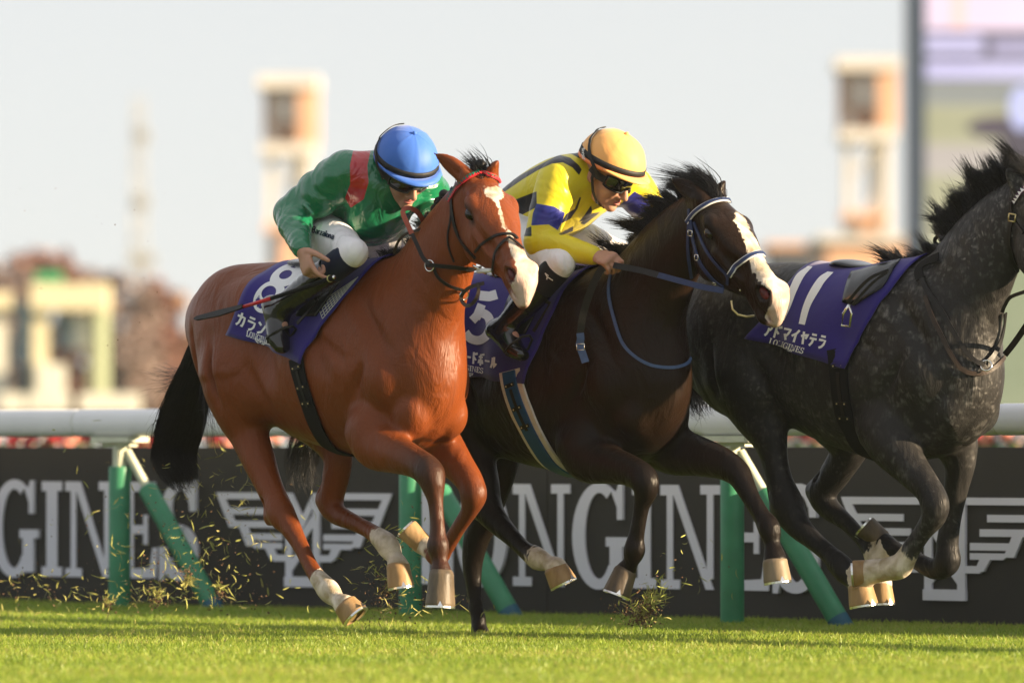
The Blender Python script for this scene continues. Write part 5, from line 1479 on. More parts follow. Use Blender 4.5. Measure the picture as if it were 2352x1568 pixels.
# ---- girths
def girth(fr, br, pts, w, label, m, under=None, studs=True):
    o = thing('girth', label, 'girth', fr.w(-.55, 0, .9))
    E = [br.up(*p) for p in pts]; E = cr(np.array(E), 5)
    us, an = E[:, 0], E[:, 1]
    ua = list(zip(us, an)); u_end, a_end = ua[-1]
    for k in range(1, 9): ua.append((u_end + .004 * k, a_end + (math.pi - a_end) * k / 8))
    for k in range(1, 16): a = math.pi + (math.pi * .62) * k / 15; ua.append((u_end + .03, a))
    def lay_(off, ww, name, mm, th):
        P = []; N_ = []
        for u, a in ua:
            p, n_ = br.at(u, a, off); P.append(p); N_.append(n_)
        P = np.array(P)
        for it in range(2): P[1:-1] = .5 * P[1:-1] + .25 * (P[:-2] + P[2:])
        return ribbon(name, P, N_, ww / PM / .70, th, mm, o), P, N_
    if under: lay_(.004, w * 1.7, 'pad', under, .010)
    _, P, N_ = lay_(.016 if under else .005, w, 'webbing', m, .006)
    if studs:
        for i in (5, 10, 14):
            if i < len(P) - 2:
                t = P[i + 1] - P[i - 1]; t /= np.linalg.norm(t); s = np.cross(N_[i], t); s /= np.linalg.norm(s)
                mb = MB(); mb.box(P[i] + N_[i] * .010, .055, .016, .004, s, t, N_[i]); mb.build('keeper', m_lea, o, smooth=False)
                for c in (-1, 1):
                    mb = MB(); mb.ball(P[i] + s * .019 * c + N_[i] * .013, .0035, 8); mb.build('stud', m_brass, o)
        ribbon('billet', P[6:16] + np.array([N_[k] for k in range(6, 16)]) * .008, N_[6:16], .016, .003, m_lea, o)
    return o
girth(F1, Bl1, [(683, 822), (686, 842), (697, 887), (711, 931), (727, 975), (742, 1004), (760, 1026)], 34, 'black elastic girth with brass studs round the bay horse', m_girth)
girth(F2, Bl2, [(1176, 850), (1180, 880), (1196, 931), (1218, 980), (1242, 1024), (1268, 1060)], 30, 'blue girth on white fleece round the black horse', m_girth_b, m_fleece)
girth(F3, Bl3, [(1925, 800), (1928, 838), (1936, 925), (1944, 962), (1962, 1002), (1980, 1030)], 34, 'black webbing girth round the loose grey horse', m_girth)

# ---- saddles
def saddle(fr, br, label, seat, flapb, flapf, extra=None):
    o = thing('saddle', label, 'saddle', fr.w(-.55, 0, 1.6))
    f = Field(fr, (-1.15, -.32, 1.30), (-.15, .32, 1.85), .007)
    f.chain([(*fr.px(a, b), rp, rl) for a, b, rp, rl in seat], k=.02, steps=5)
    W, F = f.mesh(2); mesh_np('seat', W, F, m_sad, o)
    G = patch(br, flapb, flapf, 10, 10, .022, top=False, mirror=False)
    grid_mesh('flap', G, m_sad, o, .006)
    n, k, _ = G.shape; far = []
    for row in G: far.append([fr.w(*(fr.loc(p) * np.array([1, -1, 1]))) for p in row])
    grid_mesh('flap', np.array(far), m_sad, o, .006)
    return o
sad3 = saddle(F3, Bl3, 'black patent racing saddle, empty, on the grey horse', [(1937, 608, .022, .085), (1955, 607, .020, .11), (1985, 614, .018, .09), (2020, 616, .018, .065), (2050, 608, .020, .055), (2070, 606, .018, .04)],
       t12([(780, 300), (735, 430), (712, 565)]), t12([(1225, 190), (1080, 430), (825, 590)]))
cap3 = sk3
def stirrup(fr, parent, pts, iron, n):
    free_strap('stirrup_leather', fr, pts, 7, m_lea, parent)
    P = [fr.px(a, b, n) for a, b in iron]
    mb = MB(); mb.tube(P + [P[0]], .006, 8); mb.build('stirrup_iron', m_steel, parent)
stirrup(F3, sad3, [(*t12([(1110, 240)])[0], .24), (*t12([(920, 330)])[0], .28), (*t12([(725, 540)])[0], .315)], t12([(745, 560), (690, 640), (680, 750), (750, 758), (768, 640)]), .325)
free_strap('stirrup_leather', F3, [(*t12([(1100, 260)])[0], .25), (*t12([(960, 360)])[0], .28), (*t12([(775, 560)])[0], .315)], 6, m_lea, sad3)
sad1 = saddle(F1, Bl1, 'small black saddle under the green jockey', [(700, 604, .02, .09), (730, 606, .018, .11), (780, 606, .018, .08), (830, 598, .02, .05)], [(720, 640), (705, 680), (690, 730)], [(800, 640), (770, 680), (735, 730)])
sad2 = saddle(F2, Bl2, 'small black saddle under the yellow jockey', [(1150, 634, .02, .09), (1190, 634, .018, .11), (1240, 632, .018, .08), (1290, 626, .02, .05)], [(1180, 680), (1165, 720), (1155, 770)], [(1265, 670), (1240, 720), (1215, 770)])

# ---- bridles and reins
br1 = thing('bridle', 'black leather bridle with red and green browband on the bay horse', 'bridle', H1.o)
strap('cheekpiece', t2([(556, 350), (552, 480), (562, 600), (590, 740), (640, 850), (700, 930), (775, 1010)]), 7.5, sk1, m_lea, br1)
strap('throatlatch', t2([(552, 500), (546, 650), (520, 800), (530, 920), (575, 1045)]), 3.5, sk1, m_lea, br1)
strap('noseband', t2([(770, 955), (850, 865), (960, 805), (1065, 792), (1120, 800), (1150, 840)]), 5.5, sk1, m_lea, br1)
strap('noseband', t2([(1078, 830), (1010, 885), (962, 965), (942, 1080), (942, 1215)]), 5.5, sk1, m_lea, br1, off=.006)
strap('noseband', t2([(1072, 825), (1130, 870), (1200, 935)]), 5.5, sk1, m_lea, br1, off=.006)
bb = t2([(532, 490), (575, 420), (622, 350), (690, 285), (765, 250), (850, 235), (930, 255), (992, 322)])
strap('browband', bb, 8.5, sk1, m_redbd, br1, off=.006)
tri = []
Q = resample(bb, 6.0)
for i in range(len(Q) - 1):
    a, b = Q[i][:2], Q[i + 1][:2]; t = (b - a) / (np.linalg.norm(b - a) + 1e-9); nn = np.array([t[1], -t[0]])
    tri.append([tuple(a + nn * 4), tuple(b + nn * 4), tuple((a + b) / 2 - nn * 2.5)])
decal('browband_triangles', tri, sk1, m_grnbd, br1, .0125)
def bit(fr_pt, o, ax, r=.030, m=m_steel):
    mb = MB(); mb.ring(fr_pt, ax, r, .0042, 20, 8); return mb.build('bit_ring', m, o)
bp1 = sk1.hit(*t2([(826, 1085)])[0], soft=True); bit(bp1[0] + bp1[1] * .016, br1, bp1[1])
mb = MB(); mb.tube([bp1[0] + bp1[1] * .022 - H1.a * .0, sk1.hit(*t2([(925, 1100)])[0], soft=True)[0] + bp1[1] * .012], [.011, .008], 10); mb.build('bit', m_whitep, br1)
def hit_line(name, pts, w, skin, m, o, off): return strap(name, pts, w, skin, m, o, off=off)
re1 = thing('reins', 'black reins with red brown rubber grips looped over the bay neck', 'reins', F1.px(990, 600, .1))
strap('rein', t2([(790, 1085), (650, 1085), (480, 1078), (345, 1075)]), 9, sk1, m_lea, re1, off=.02)
free_strap('rein', F1, [(*t2([(345, 1070)])[0], .15), (*t2([(285, 1005)])[0], .16), (*t2([(232, 890)])[0], .17), (*t2([(185, 790)])[0], .17)], 9, m_lea, re1)
free_strap('rubber_grip', F1, [(*t2([(185, 790)])[0], .17), (*t2([(130, 670)])[0], .17), (*t2([(100, 590)])[0], .16), (*t2([(135, 553)])[0], .13), (*t2([(200, 566)])[0], .08), (*t2([(255, 615)])[0], .04), (*t2([(300, 690)])[0], .0)], 11, m_rub, re1)
strap('martingale_strap', t2([(405, 1100), (430, 1170), (490, 1230), (560, 1268), (640, 1290)]), 7, sk1, m_lea, re1, off=.012)
q = sk1.hit(*t2([(375, 1080)])[0], soft=True); mb = MB(); mb.ring(q[0] + q[1] * .02, q[1], .022, .0028); mb.build('ring', m_steel, re1)
q = sk1.hit(*t2([(640, 1335)])[0], soft=True); mb = MB(); mb.ring(q[0] + q[1] * .02, q[1], .020, .0028); mb.build('ring', m_steel, re1)
free_strap('rubber_grip', F1, [(*t2([(790, 1240)])[0], .11), (*t2([(795, 1330)])[0], .12), (*t2([(750, 1420)])[0], .13), (*t2([(690, 1450)])[0], .13), (*t2([(640, 1400)])[0], .12), (*t2([(650, 1340)])[0], .12), (*t2([(720, 1280)])[0], .12), (*t2([(850, 1240)])[0], .10)], 8, m_lea_br, re1)
free_strap('strap', F1, [(*t2([(20, 960)])[0], .10), (*t2([(60, 860)])[0], .10), (*t2([(130, 790)])[0], .10), (*t2([(270, 745)])[0], .07)], 6, m_lea_br, re1)

br2 = thing('bridle', 'navy bridle with white edged browband and noseband on the black horse', 'bridle', H2.o)
bb2 = t6([(1158, 525), (1190, 478), (1230, 432), (1300, 382), (1400, 336), (1500, 320), (1590, 332), (1632, 368)])
strap('browband', bb2, 12, sk2, m_whitep, br2, off=.004); strap('browband_face', bb2, 7, sk2, m_navy, br2, off=.0075)
nb2 = t6([(1548, 1005), (1600, 930), (1680, 868), (1765, 822), (1835, 808), (1868, 835)])
strap('noseband', nb2, 13, sk2, m_whitep, br2, off=.004); strap('noseband_face', nb2, 8, sk2, m_navy, br2, off=.0075)
strap('throatlatch', t6([(1176, 400), (1176, 500), (1170, 620), (1166, 760), (1175, 900), (1190, 1030)]), 7, sk2, m_navy, br2)
strap('cheekpiece', t6([(1195, 500), (1215, 650), (1250, 800), (1300, 920), (1400, 1040), (1500, 1110)]), 9, sk2, m_navy, br2, off=.006)
strap('cheekpiece', t6([(1222, 520), (1270, 640), (1340, 790), (1440, 920), (1528, 1010), (1528, 1090)]), 6.5, sk2, m_navy, br2)
for c in ((1208, 620), (1268, 845), (1420, 1060)):
    q = sk2.hit(*t6([c])[0], soft=True); buckle(br2, q[0] + q[1] * .012, q[1], np.cross(q[1], [0.2, 0, .9]) / 1.0, .012, .014, m_steel)
bp2 = sk2.hit(*t6([(1545, 1165)])[0], soft=True); bit(bp2[0] + bp2[1] * .016, br2, bp2[1], .032)
mb = MB(); mb.tube([bp2[0] + bp2[1] * .02, sk2.hit(*t6([(1650, 1165)])[0], soft=True)[0] + bp2[1] * .008], [.009, .006], 10); mb.build('bit', m_steel, br2)
mb = MB(); mb.tube([F2.px(*t6([p])[0], n) for p, n in (((1560, 1240), .09), ((1570, 1320), .09), ((1620, 1370), .07), ((1700, 1388), .05), ((1770, 1380), .02))], .0045, 8); mb.build('curb_ring', m_brass, br2)
re2 = thing('reins', 'navy reins running from the bit to the hand of the yellow jockey', 'reins', F2.px(1500, 620, .1))
RE2 = [(*t6([(1490, 1152)])[0], .105), (*t6([(1300, 1118)])[0], .13), (*t6([(1100, 1065)])[0], .15), (*t6([(890, 1008)])[0], .165)]
free_strap('rein', F2, RE2, 13, m_navy, re2)
free_strap('rubber_grip', F2, [RE2[-1], (*t6([(700, 960)])[0], .175), (*t6([(480, 918)])[0], .19)], 14, m_lea, re2)
free_strap('rein_end', F2, [(*t6([(420, 915)])[0], .20), (*t7([(1440, 240)])[0], .215), (*t7([(1350, 420)])[0], .24), (*t7([(1280, 640)])[0], .255), (*t7([(1250, 830)])[0], .26)], 16, m_lea, re2)
free_strap('rein_end', F2, [(*t7([(1250, 820)])[0], .265), (*t7([(1255, 880)])[0], .265), (*t7([(1245, 930)])[0], .265), (*t7([(1270, 1000)])[0], .265), (*t7([(1300, 1090)])[0], .265)], 17, m_navy_l, re2)
q = F2.px(*t7([(1258, 945)])[0], .275); buckle(re2, q, np.array([-.5, -.85, 0]), np.array([0, 0, 1.0]), .018, .012, m_steel)
ns2 = thing('neck_strap', 'thin steel blue neck strap hanging round the black horse chest', 'strap', F2.px(1480, 760, .1))
strap('strap', t7([(1562, 240), (1532, 340), (1525, 470), (1560, 650), (1640, 900), (1750, 1030), (1900, 1115), (2050, 1138), (2150, 1128), (2225, 1095), (2248, 1050)]), 7, sk2, m_navy_l, ns2, off=.008)

br3 = thing('bridle', 'black bridle with chequered browband at the edge of the frame on the grey', 'bridle', H3.o)
bb3 = t17([(2262, 600), (2290, 550), (2330, 490), (2400, 440)])
strap('browband', bb3, 9, sk3, m_pla, br3, off=.004)
Q = resample(bb3, 7.0); tri = []
for i in range(len(Q) - 1):
    a, b = Q[i][:2], Q[i + 1][:2]; t = (b - a) / (np.linalg.norm(b - a) + 1e-9); nn = np.array([t[1], -t[0]])
    tri.append([tuple(a - nn * 4.2), tuple(b - nn * 4.2), tuple((a + b) / 2 + nn * 3.6)])
decal('browband_triangles', tri, sk3, m_whitep, br3, .0105)
strap('cheekpiece', t17([(2240, 590), (2235, 650), (2255, 720), (2290, 790), (2350, 880)]), 7, sk3, m_lea, br3)
strap('cheekpiece', t17([(2258, 740), (2225, 840), (2222, 960), (2232, 1060), (2250, 1150), (2300, 1240)]), 8, sk3, m_lea, br3)
q = sk3.hit(*t17([(2264, 735)])[0], soft=True); buckle(br3, q[0] + q[1] * .012, q[1], np.cross(q[1], [0.2, 0, .9]), .016, .018, m_brass, .003)
re3 = thing('breastplate', 'dark breast straps and loose reins with rings on the grey chest', 'harness', F3.px(2200, 800, .1))
strap('strap', t12([(1425, 330), (1480, 450), (1600, 620), (1700, 800), (1800, 970), (1900, 1080), (1978, 1110)]), 11, sk3, m_lea, re3, off=.012)
strap('strap', t12([(1450, 480), (1500, 640), (1590, 830), (1680, 1010), (1760, 1130), (1850, 1185), (1980, 1185), (2090, 1120), (2160, 1040)]), 10, sk3, m_lea_br, re3, off=.006)
strap('strap', t12([(1985, 1105), (2050, 1030), (2105, 900), (2135, 760), (2150, 625)]), 11, sk3, m_lea, re3, off=.014)
free_strap('rein', F3, [(*t12([(2150, 625)])[0], .12), (*t12([(2180, 560)])[0], .13), (*t12([(2230, 490)])[0], .14), (*t12([(2360, 440)])[0], .15)], 8, m_lea, re3)
free_strap('rein', F3, [(*t12([(2180, 1015)])[0], -.05), (*t12([(2270, 900)])[0], -.02), (*t12([(2380, 740)])[0], .02)], 14, m_lea, re3)
free_strap('mane_loop', F3, [(*t17([(1560, 1150)])[0], .03), (*t17([(1610, 1060)])[0], .04), (*t17([(1635, 960)])[0], .04), (*t17([(1590, 905)])[0], .03), (*t17([(1540, 925)])[0], .02), (*t17([(1535, 970)])[0], .02), (*t17([(1580, 995)])[0], .03)], 9, m_lea, re3)
strap('strap', t12([(1590, 130), (1480, 180), (1400, 250), (1415, 340)]), 22, sk3, m_girth, re3, off=.012)
for c in ((1985, 1120), (2190, 1000)):
    q = sk3.hit(*t12([c])[0], soft=True)
    if q is None: p_ = F3.px(*t12([c])[0], -.03); q = (p_, np.array([.3, -.95, 0]))
    mb = MB(); mb.ring(q[0] + q[1] * .022, q[1] + np.array([-.5, 0, .3]), .022, .0032); mb.build('ring', m_steel, re3)
# ------------------------------------------------------------------ jockeys
def cloth_mat(name, cols, rough=.4, sheen=.2, spec=.5, folds=.5, fscale=14.0, fstretch=(1, 1, 1), weave=0.0, coat=0.0):
    """cols: base colour, then (attribute, colour) laid over where the painted signed distance is below zero"""
    m = bpy.data.materials.new(name); m.use_nodes = True
    nt = m.node_tree; N = nt.nodes; L = nt.links; b = N['Principled BSDF']
    tc = N.new('ShaderNodeTexCoord')
    nz = N.new('ShaderNodeTexNoise'); nz.inputs['Scale'].default_value = 6; L.new(tc.outputs['Object'], nz.inputs['Vector'])
    base = np.array(cols[0])
    mx = N.new('ShaderNodeMix'); mx.data_type = 'RGBA'; mx.inputs[6].default_value = (*(base * .9), 1); mx.inputs[7].default_value = (*np.minimum(base * 1.08, 1), 1)
    L.new(nz.outputs['Fac'], mx.inputs[0]); c = mx.outputs[2]
    for at_, col in cols[1:]:
        a = N.new('ShaderNodeAttribute'); a.attribute_name = at_
        r = N.new('ShaderNodeMapRange'); r.inputs[1].default_value = -.7; r.inputs[2].default_value = .7; r.inputs[3].default_value = 1; r.inputs[4].default_value = 0
        L.new(a.outputs['Fac'], r.inputs[0])
        x = N.new('ShaderNodeMix'); x.data_type = 'RGBA'; L.new(r.outputs[0], x.inputs[0]); L.new(c, x.inputs[6]); x.inputs[7].default_value = (*col, 1); c = x.outputs[2]
    L.new(c, b.inputs['Base Color'])
    b.inputs['Roughness'].default_value = rough; b.inputs['Specular IOR Level'].default_value = spec
    b.inputs['Sheen Weight'].default_value = sheen; b.inputs['Coat Weight'].default_value = coat; b.inputs['Coat Roughness'].default_value = .12
    mp = N.new('ShaderNodeMapping'); mp.inputs['Scale'].default_value = fstretch; L.new(tc.outputs['Object'], mp.inputs['Vector'])
    f = N.new('ShaderNodeTexNoise'); f.inputs['Scale'].default_value = fscale; f.inputs['Detail'].default_value = 3; f.inputs['Distortion'].default_value = 1.2; f.inputs['Roughness'].default_value = .45
    L.new(mp.outputs[0], f.inputs['Vector'])
    bp = N.new('ShaderNodeBump'); bp.inputs['Strength'].default_value = folds; bp.inputs['Distance'].default_value = .03; L.new(f.outputs['Fac'], bp.inputs['Height'])
    o = bp.outputs[0]
    if weave:
        w = N.new('ShaderNodeTexWave'); w.inputs['Scale'].default_value = 60; w.inputs['Distortion'].default_value = 2.0; w.bands_direction = 'DIAGONAL'; L.new(tc.outputs['Object'], w.inputs['Vector'])
        b2 = N.new('ShaderNodeBump'); b2.inputs['Strength'].default_value = weave; b2.inputs['Distance'].default_value = .004; L.new(w.outputs['Fac'], b2.inputs['Height']); L.new(o, b2.inputs['Normal']); o = b2.outputs[0]
    L.new(o, b.inputs['Normal'])
    return m
m_skin = mat('skin', (0.46, 0.245, 0.165), 0.5, var=0.10, scale=12, bump=0.12, bscale=70, sub=.12, spec=.4)
m_lip = mat('lips', (0.42, 0.14, 0.115), 0.4)
m_lens = mat('goggle_lens', (0.012, 0.010, 0.009), 0.06, coat=1.0, spec=.8, var=.1)
m_black = mat('black_elastic', (0.016, 0.016, 0.017), 0.6, var=.15)
m_boot = mat('black_patent_boot', (0.007, 0.007, 0.008), 0.18, coat=.8, var=.2, scale=14, bump=.45, bscale=13)
m_sock = mat('black_gaiter', (0.012, 0.013, 0.018), 0.75)
m_navyb = mat('navy_gaiter', (0.010, 0.017, 0.045), 0.6)
m_bre = cloth_mat('white_breeches', [(.80, .78, .80)], rough=.55, sheen=.15, folds=.75, fscale=9, fstretch=(1, 1, .5))
m_print_n = mat('navy_print', (0.01, 0.014, 0.05), 0.6)
m_blueh = cloth_mat('blue_helmet_cover', [(.045, .15, .56)], rough=.55, spec=.3, folds=.10, fscale=9)
m_orangeh = cloth_mat('orange_helmet_cover', [(.86, .43, .13)], rough=.55, spec=.3, folds=.10, fscale=9)
m_trim = mat('orange_trim', (.85, .25, .08), .45)
m_bluet = mat('blue_trim', (.05, .16, .60), .45)
m_green = cloth_mat('green_satin', [(.0, .15, .062), ('red', (.46, .012, .020))], rough=.24, sheen=.1, spec=.7, folds=.9, fscale=8, fstretch=(1.2, 1.2, .8), coat=.25)
m_yellow = cloth_mat('yellow_silks', [(.72, .60, .012), ('black', (.010, .010, .016)), ('blue', (.018, .024, .25))], rough=.42, sheen=.1, folds=.45, fscale=7)
m_redc = mat('red_collar', (.50, .012, .025), .5)

class Axes:
    """head axes f (face), s (to the near side), t (crown)"""
    def __init__(self, c, yaw, pitch, roll, sc):
        fr = Frame(0, 0, yaw); self.o = np.asarray(c, float); self.k = sc
        cp, sp = math.cos(R(pitch)), math.sin(R(pitch))
        self.f = cp * fr.u - sp * fr.z; self.t = sp * fr.u + cp * fr.z; self.s = fr.n
        a, b = math.cos(R(roll)), math.sin(R(roll)); self.s, self.t = self.s * a + self.t * b, self.t * a - self.s * b
    def p(self, f, s, t): return self.o + self.k * (self.f * f + self.s * s + self.t * t)
def add_person_head(fd, A):
    k = A.k; ax = (A.f, A.s, A.t)
    E = lambda c, r, kk=.012, sub=False: fd.ell(A.p(*c), [x * k for x in r], ax, k=kk, sub=sub)
    E((-.012, 0, .030), (.096, .076, .092)); E((.030, 0, -.050), (.062, .060, .062), .03); E((.028, 0, -.095), (.050, .048, .030), .02)
    E((.078, 0, -.108), (.020, .024, .020), .018)                                   # chin
    for s in (-1, 1):
        E((.060, .040 * s, -.040), (.028, .024, .022), .02)                        # cheekbone
        E((.074, .033 * s, .002), (.020, .022, .014), .012)                         # brow
        E((.088, .031 * s, -.014), (.012, .016, .011), .008, True)
        E((-.008, .078 * s, -.020), (.022, .010, .034), .006); E((-.002, .086 * s, -.020), (.012, .006, .020), .005, True)   # ear
        E((.094, .011 * s, -.055), (.013, .010, .009), .006)                        # nostril wing
    fd.chain([(*A.p(.082, 0, .004), .010 * k, .009 * k), (*A.p(.099, 0, -.022), .011 * k, .010 * k), (*A.p(.114, 0, -.048), .013 * k, .012 * k)], k=.010, lat=A.s)
    E((.086, 0, -.072), (.014, .024, .006), .006); E((.083, 0, -.085), (.014, .022, .0065), .006); E((.099, 0, -.0785), (.014, .022, .0018), .003, True)
def lips(A, o):
    mb = MB()
    for t, r in ((-.0725, .0050), (-.0845, .0055)):
        P = [A.p(.0975 - abs(x) ** 2 * 14, x, t + abs(x) * .12 * (1 if t < -.08 else -1)) for x in np.linspace(-.022, .022, 9)]
        mb.tube(P, [r * A.k * (.25 + .75 * math.cos(x * 1.5)) for x in np.linspace(-1, 1, 9)], 8)
    mb.build('lips', m_lip, o)
def eyes(A, o):
    for s in (-1, 1):
        mb = MB(); mb.ball(A.p(.080, .031 * s, -.013), .0115 * A.k, 10); mb.build('eye', m_whitep, o)
def helmet(A, o, mc, mtrim, strap_pts=None):
    n, m_ = 56, 22; V = []; c = A.p(-.004, 0, .036)
    def dome(az, pol, off=0.0):
        rf, rs, rt = .131, .112, .118
        seam = .0028 * math.exp(-((((az + .35) % (math.pi / 3)) - math.pi / 6) / .05) ** 2)
        pk = .0016 * math.sin(az * 34) * math.exp(-((((az + .35) % (math.pi / 3)) - math.pi / 6) / .16) ** 2) * math.sin(pol) ** 2
        q = 1 + (seam + pk) / .12 + off / .12
        return c + A.k * q * (A.f * rf * math.sin(pol) * math.cos(az) + A.s * rs * math.sin(pol) * math.sin(az) + A.t * rt * math.cos(pol))
    bot = lambda az: R(86 + 20 * (1 - math.cos(az)) * .5)
    for i in range(m_ + 1):
        for j in range(n):
            az = 2 * math.pi * j / n; V.append(dome(az, bot(az) * i / m_))
    F = [(i * n + j, (i + 1) * n + j, (i + 1) * n + (j + 1) % n, i * n + (j + 1) % n) for i in range(m_) for j in range(n)]
    h = mesh_np('helmet', np.array(V), F, mc, o); md = h.modifiers.new('shell', 'SOLIDIFY'); md.thickness = .003; md.offset = 0
    def ringband(name, p0, p1, m, off, a0=0, a1=360):
        V = []; k = 48
        for j in range(k + 1):
            az = R(a0 + (a1 - a0) * j / k)
            for p, of in ((p0, off - .004), (p0, off), (p1, off), (p1, off - .004)): V.append(dome(az, bot(az) * p, of))
        F = [(j * 4 + e, j * 4 + (e + 1) % 4, j * 4 + 4 + (e + 1) % 4, j * 4 + 4 + e) for j in range(k) for e in range(4)]
        return mesh_np(name, np.array(V), F, m, h)
    ringband('rim', .955, 1.02, mtrim, .0045)
    ringband('band', .835, .950, m_black, .004)
    # short peak
    V = []; k = 20
    for j in range(k + 1):
        az = R(-72 + 144 * j / k); e = max(0, math.cos(az * 1.2)) ** .6 * .034
        b = dome(az, bot(az) * .985, .002); d = A.f * math.cos(az) + A.s * math.sin(az) * .5 - A.t * .22
        for q, of in ((0, 0), (.5, .001), (1, 0)): V.append(b + A.k * (d * e * q + A.t * of))
    F = [(j * 3 + e, j * 3 + e + 1, j * 3 + 4 + e, j * 3 + 3 + e) for j in range(k) for e in range(2)]
    p = mesh_np('peak', np.array(V), F, mc, h); md = p.modifiers.new('shell', 'SOLIDIFY'); md.thickness = .006
    mb = MB(); mb.ball(dome(0, 0, .003), .009 * A.k, 10); mb.build('button', mc, h)
    # goggle strap over the shell, chin strap
    P = [A.p(.03, .100, -.008)] + [dome(R(88 + 5 * i), bot(R(88 + 5 * i)) * (1.0 - .045 * i), .006) for i in range(0, 12)] + [dome(R(145 + 14 * i), bot(R(145)) * (.50 - .02 * i), .006) for i in range(0, 4)]
    N_ = [q - c for q in P]; ribbon('goggle_strap', resample(P, .012), [q - c for q in resample(P, .012)], .014, .003, m_black, h)
    for s in (1, -1):
        ribbon('chin_strap', [A.p(-.01, .085 * s, .02), A.p(.0, .086 * s, -.03), A.p(.022, .072 * s, -.075), A.p(.045, .045 * s, -.112), A.p(.052, 0, -.128)], [A.s * s] * 3 + [A.s * s - A.t, -A.t], .012, .003, m_black, h)
    return h, dome, bot
def goggles(A, o):
    def q(x, y, off): # x -1..1 round the face, y -1..1
        a = x * 1.12; r = .103 + off
        return A.p(.006 + r * math.cos(a) * .96, r * math.sin(a) * .86, -.006 + y * .026 - .006 * abs(x) ** 3 * 0 - (1 - y) * .004 * (1 if abs(x) < .22 else 0) * -2.2)
    n, k = 26, 9; V = []
    for i in range(n + 1):
        x = -1 + 2 * i / n
        for j in range(k + 1):
            y = -1 + 2 * j / k; y2 = y * (1 - .25 * abs(x) ** 4); V.append(q(x, y2, .004 * (1 - y * y)))
    F = [(i * (k + 1) + j, i * (k + 1) + j + 1, (i + 1) * (k + 1) + j + 1, (i + 1) * (k + 1) + j) for i in range(n) for j in range(k)]
    g = mesh_np('goggles', np.array(V), F, m_lens, o); md = g.modifiers.new('lens', 'SOLIDIFY'); md.thickness = .006
    mb = MB(); P = [q(x, 1.0 * (1 - .25 * abs(x) ** 4), .003) for x in np.linspace(-1, 1, 20)] + [q(x, -1.0 * (1 - .25 * abs(x) ** 4), .003) for x in np.linspace(1, -1, 20)]
    mb.tube(P + [P[0]], .0042, 6); mb.build('frame', m_black, g)
    for s in (-1, 1): ribbon('side_band', [q(.97 * s, 0, .002), A.p(.02, .093 * s, -.006), A.p(-.02, .096 * s, 0.004)], [A.s * s] * 3, .030, .003, m_black, g)
    return g
def hand(fd, W, D, Nn, size=1.0, curl=(50, 60, 40), spread=.02, index=None, thumb=None, k=.010):
    """W wrist, D towards the knuckles, Nn the way the palm faces; four fingers, thumb from the side of the palm"""
    D = D / np.linalg.norm(D); Nn = Nn - D * np.dot(Nn, D); Nn /= np.linalg.norm(Nn); S = np.cross(D, Nn)
    z = size
    fd.chain([(*W, .026 * z, .021 * z), (*(W + D * .035 * z), .017 * z, .034 * z), (*(W + D * .085 * z), .0145 * z, .041 * z)], k=.012, lat=S)
    for i, (o, l) in enumerate(((.031, .92), (.011, 1.0), (-.010, .94), (-.030, .76))):
        cv = curl if not (i == 0 and index) else index
        p = W + D * (.080 - .004 * abs(i - 1)) * z + S * o * z; d = D + S * o * spread * 8; d /= np.linalg.norm(d); P = [(*(p - D * .02 * z), .0105 * z, .0105 * z)]; ang = 0
        for ph, (le, c) in enumerate(zip((.044, .029, .022), cv)):
            ang += R(c); v = d * math.cos(ang) + Nn * math.sin(ang); P.append((*p, (.0100 - .0008 * ph) * z,) * 1 + ((.0100 - .0008 * ph) * z,)); p = p + v * le * l * z
        P.append((*p, .0072 * z, .0072 * z))
        fd.chain(P, k=.0035, lat=S, steps=2)
    b = W + D * .025 * z + S * .030 * z + Nn * .004; t = thumb if thumb is not None else (D * .55 + S * .55 + Nn * .6)
    t = t / np.linalg.norm(t); t2 = t * .8 + D * .3 + Nn * .2; t2 /= np.linalg.norm(t2)
    fd.chain([(*b, .016 * z, .014 * z), (*(b + t * .042 * z), .0125 * z, .0115 * z), (*(b + t * .042 * z + t2 * .032 * z), .0105 * z, .010 * z), (*(b + t * .042 * z + t2 * .058 * z), .0078 * z, .0078 * z)], k=.006, lat=np.cross(t, Nn))

def limb3(P, r, q=None): return [(*p, a, (q[i] if q else a)) for i, (p, a) in enumerate(zip(P, r))]
def crumple(P, r, seed, amp=.09, n=9):
    """sleeve or leg nodes with uneven folds along it"""
    rr = np.random.default_rng(seed); N_ = cr(np.array([(*p, a) for p, a in zip(P, r)]), n)
    return [(*x[:3], x[3] * (1 + amp * rr.normal() * (1 if i % 2 else -1) * .6), x[3] * (1 + amp * rr.normal() * .6)) for i, x in enumerate(N_)]

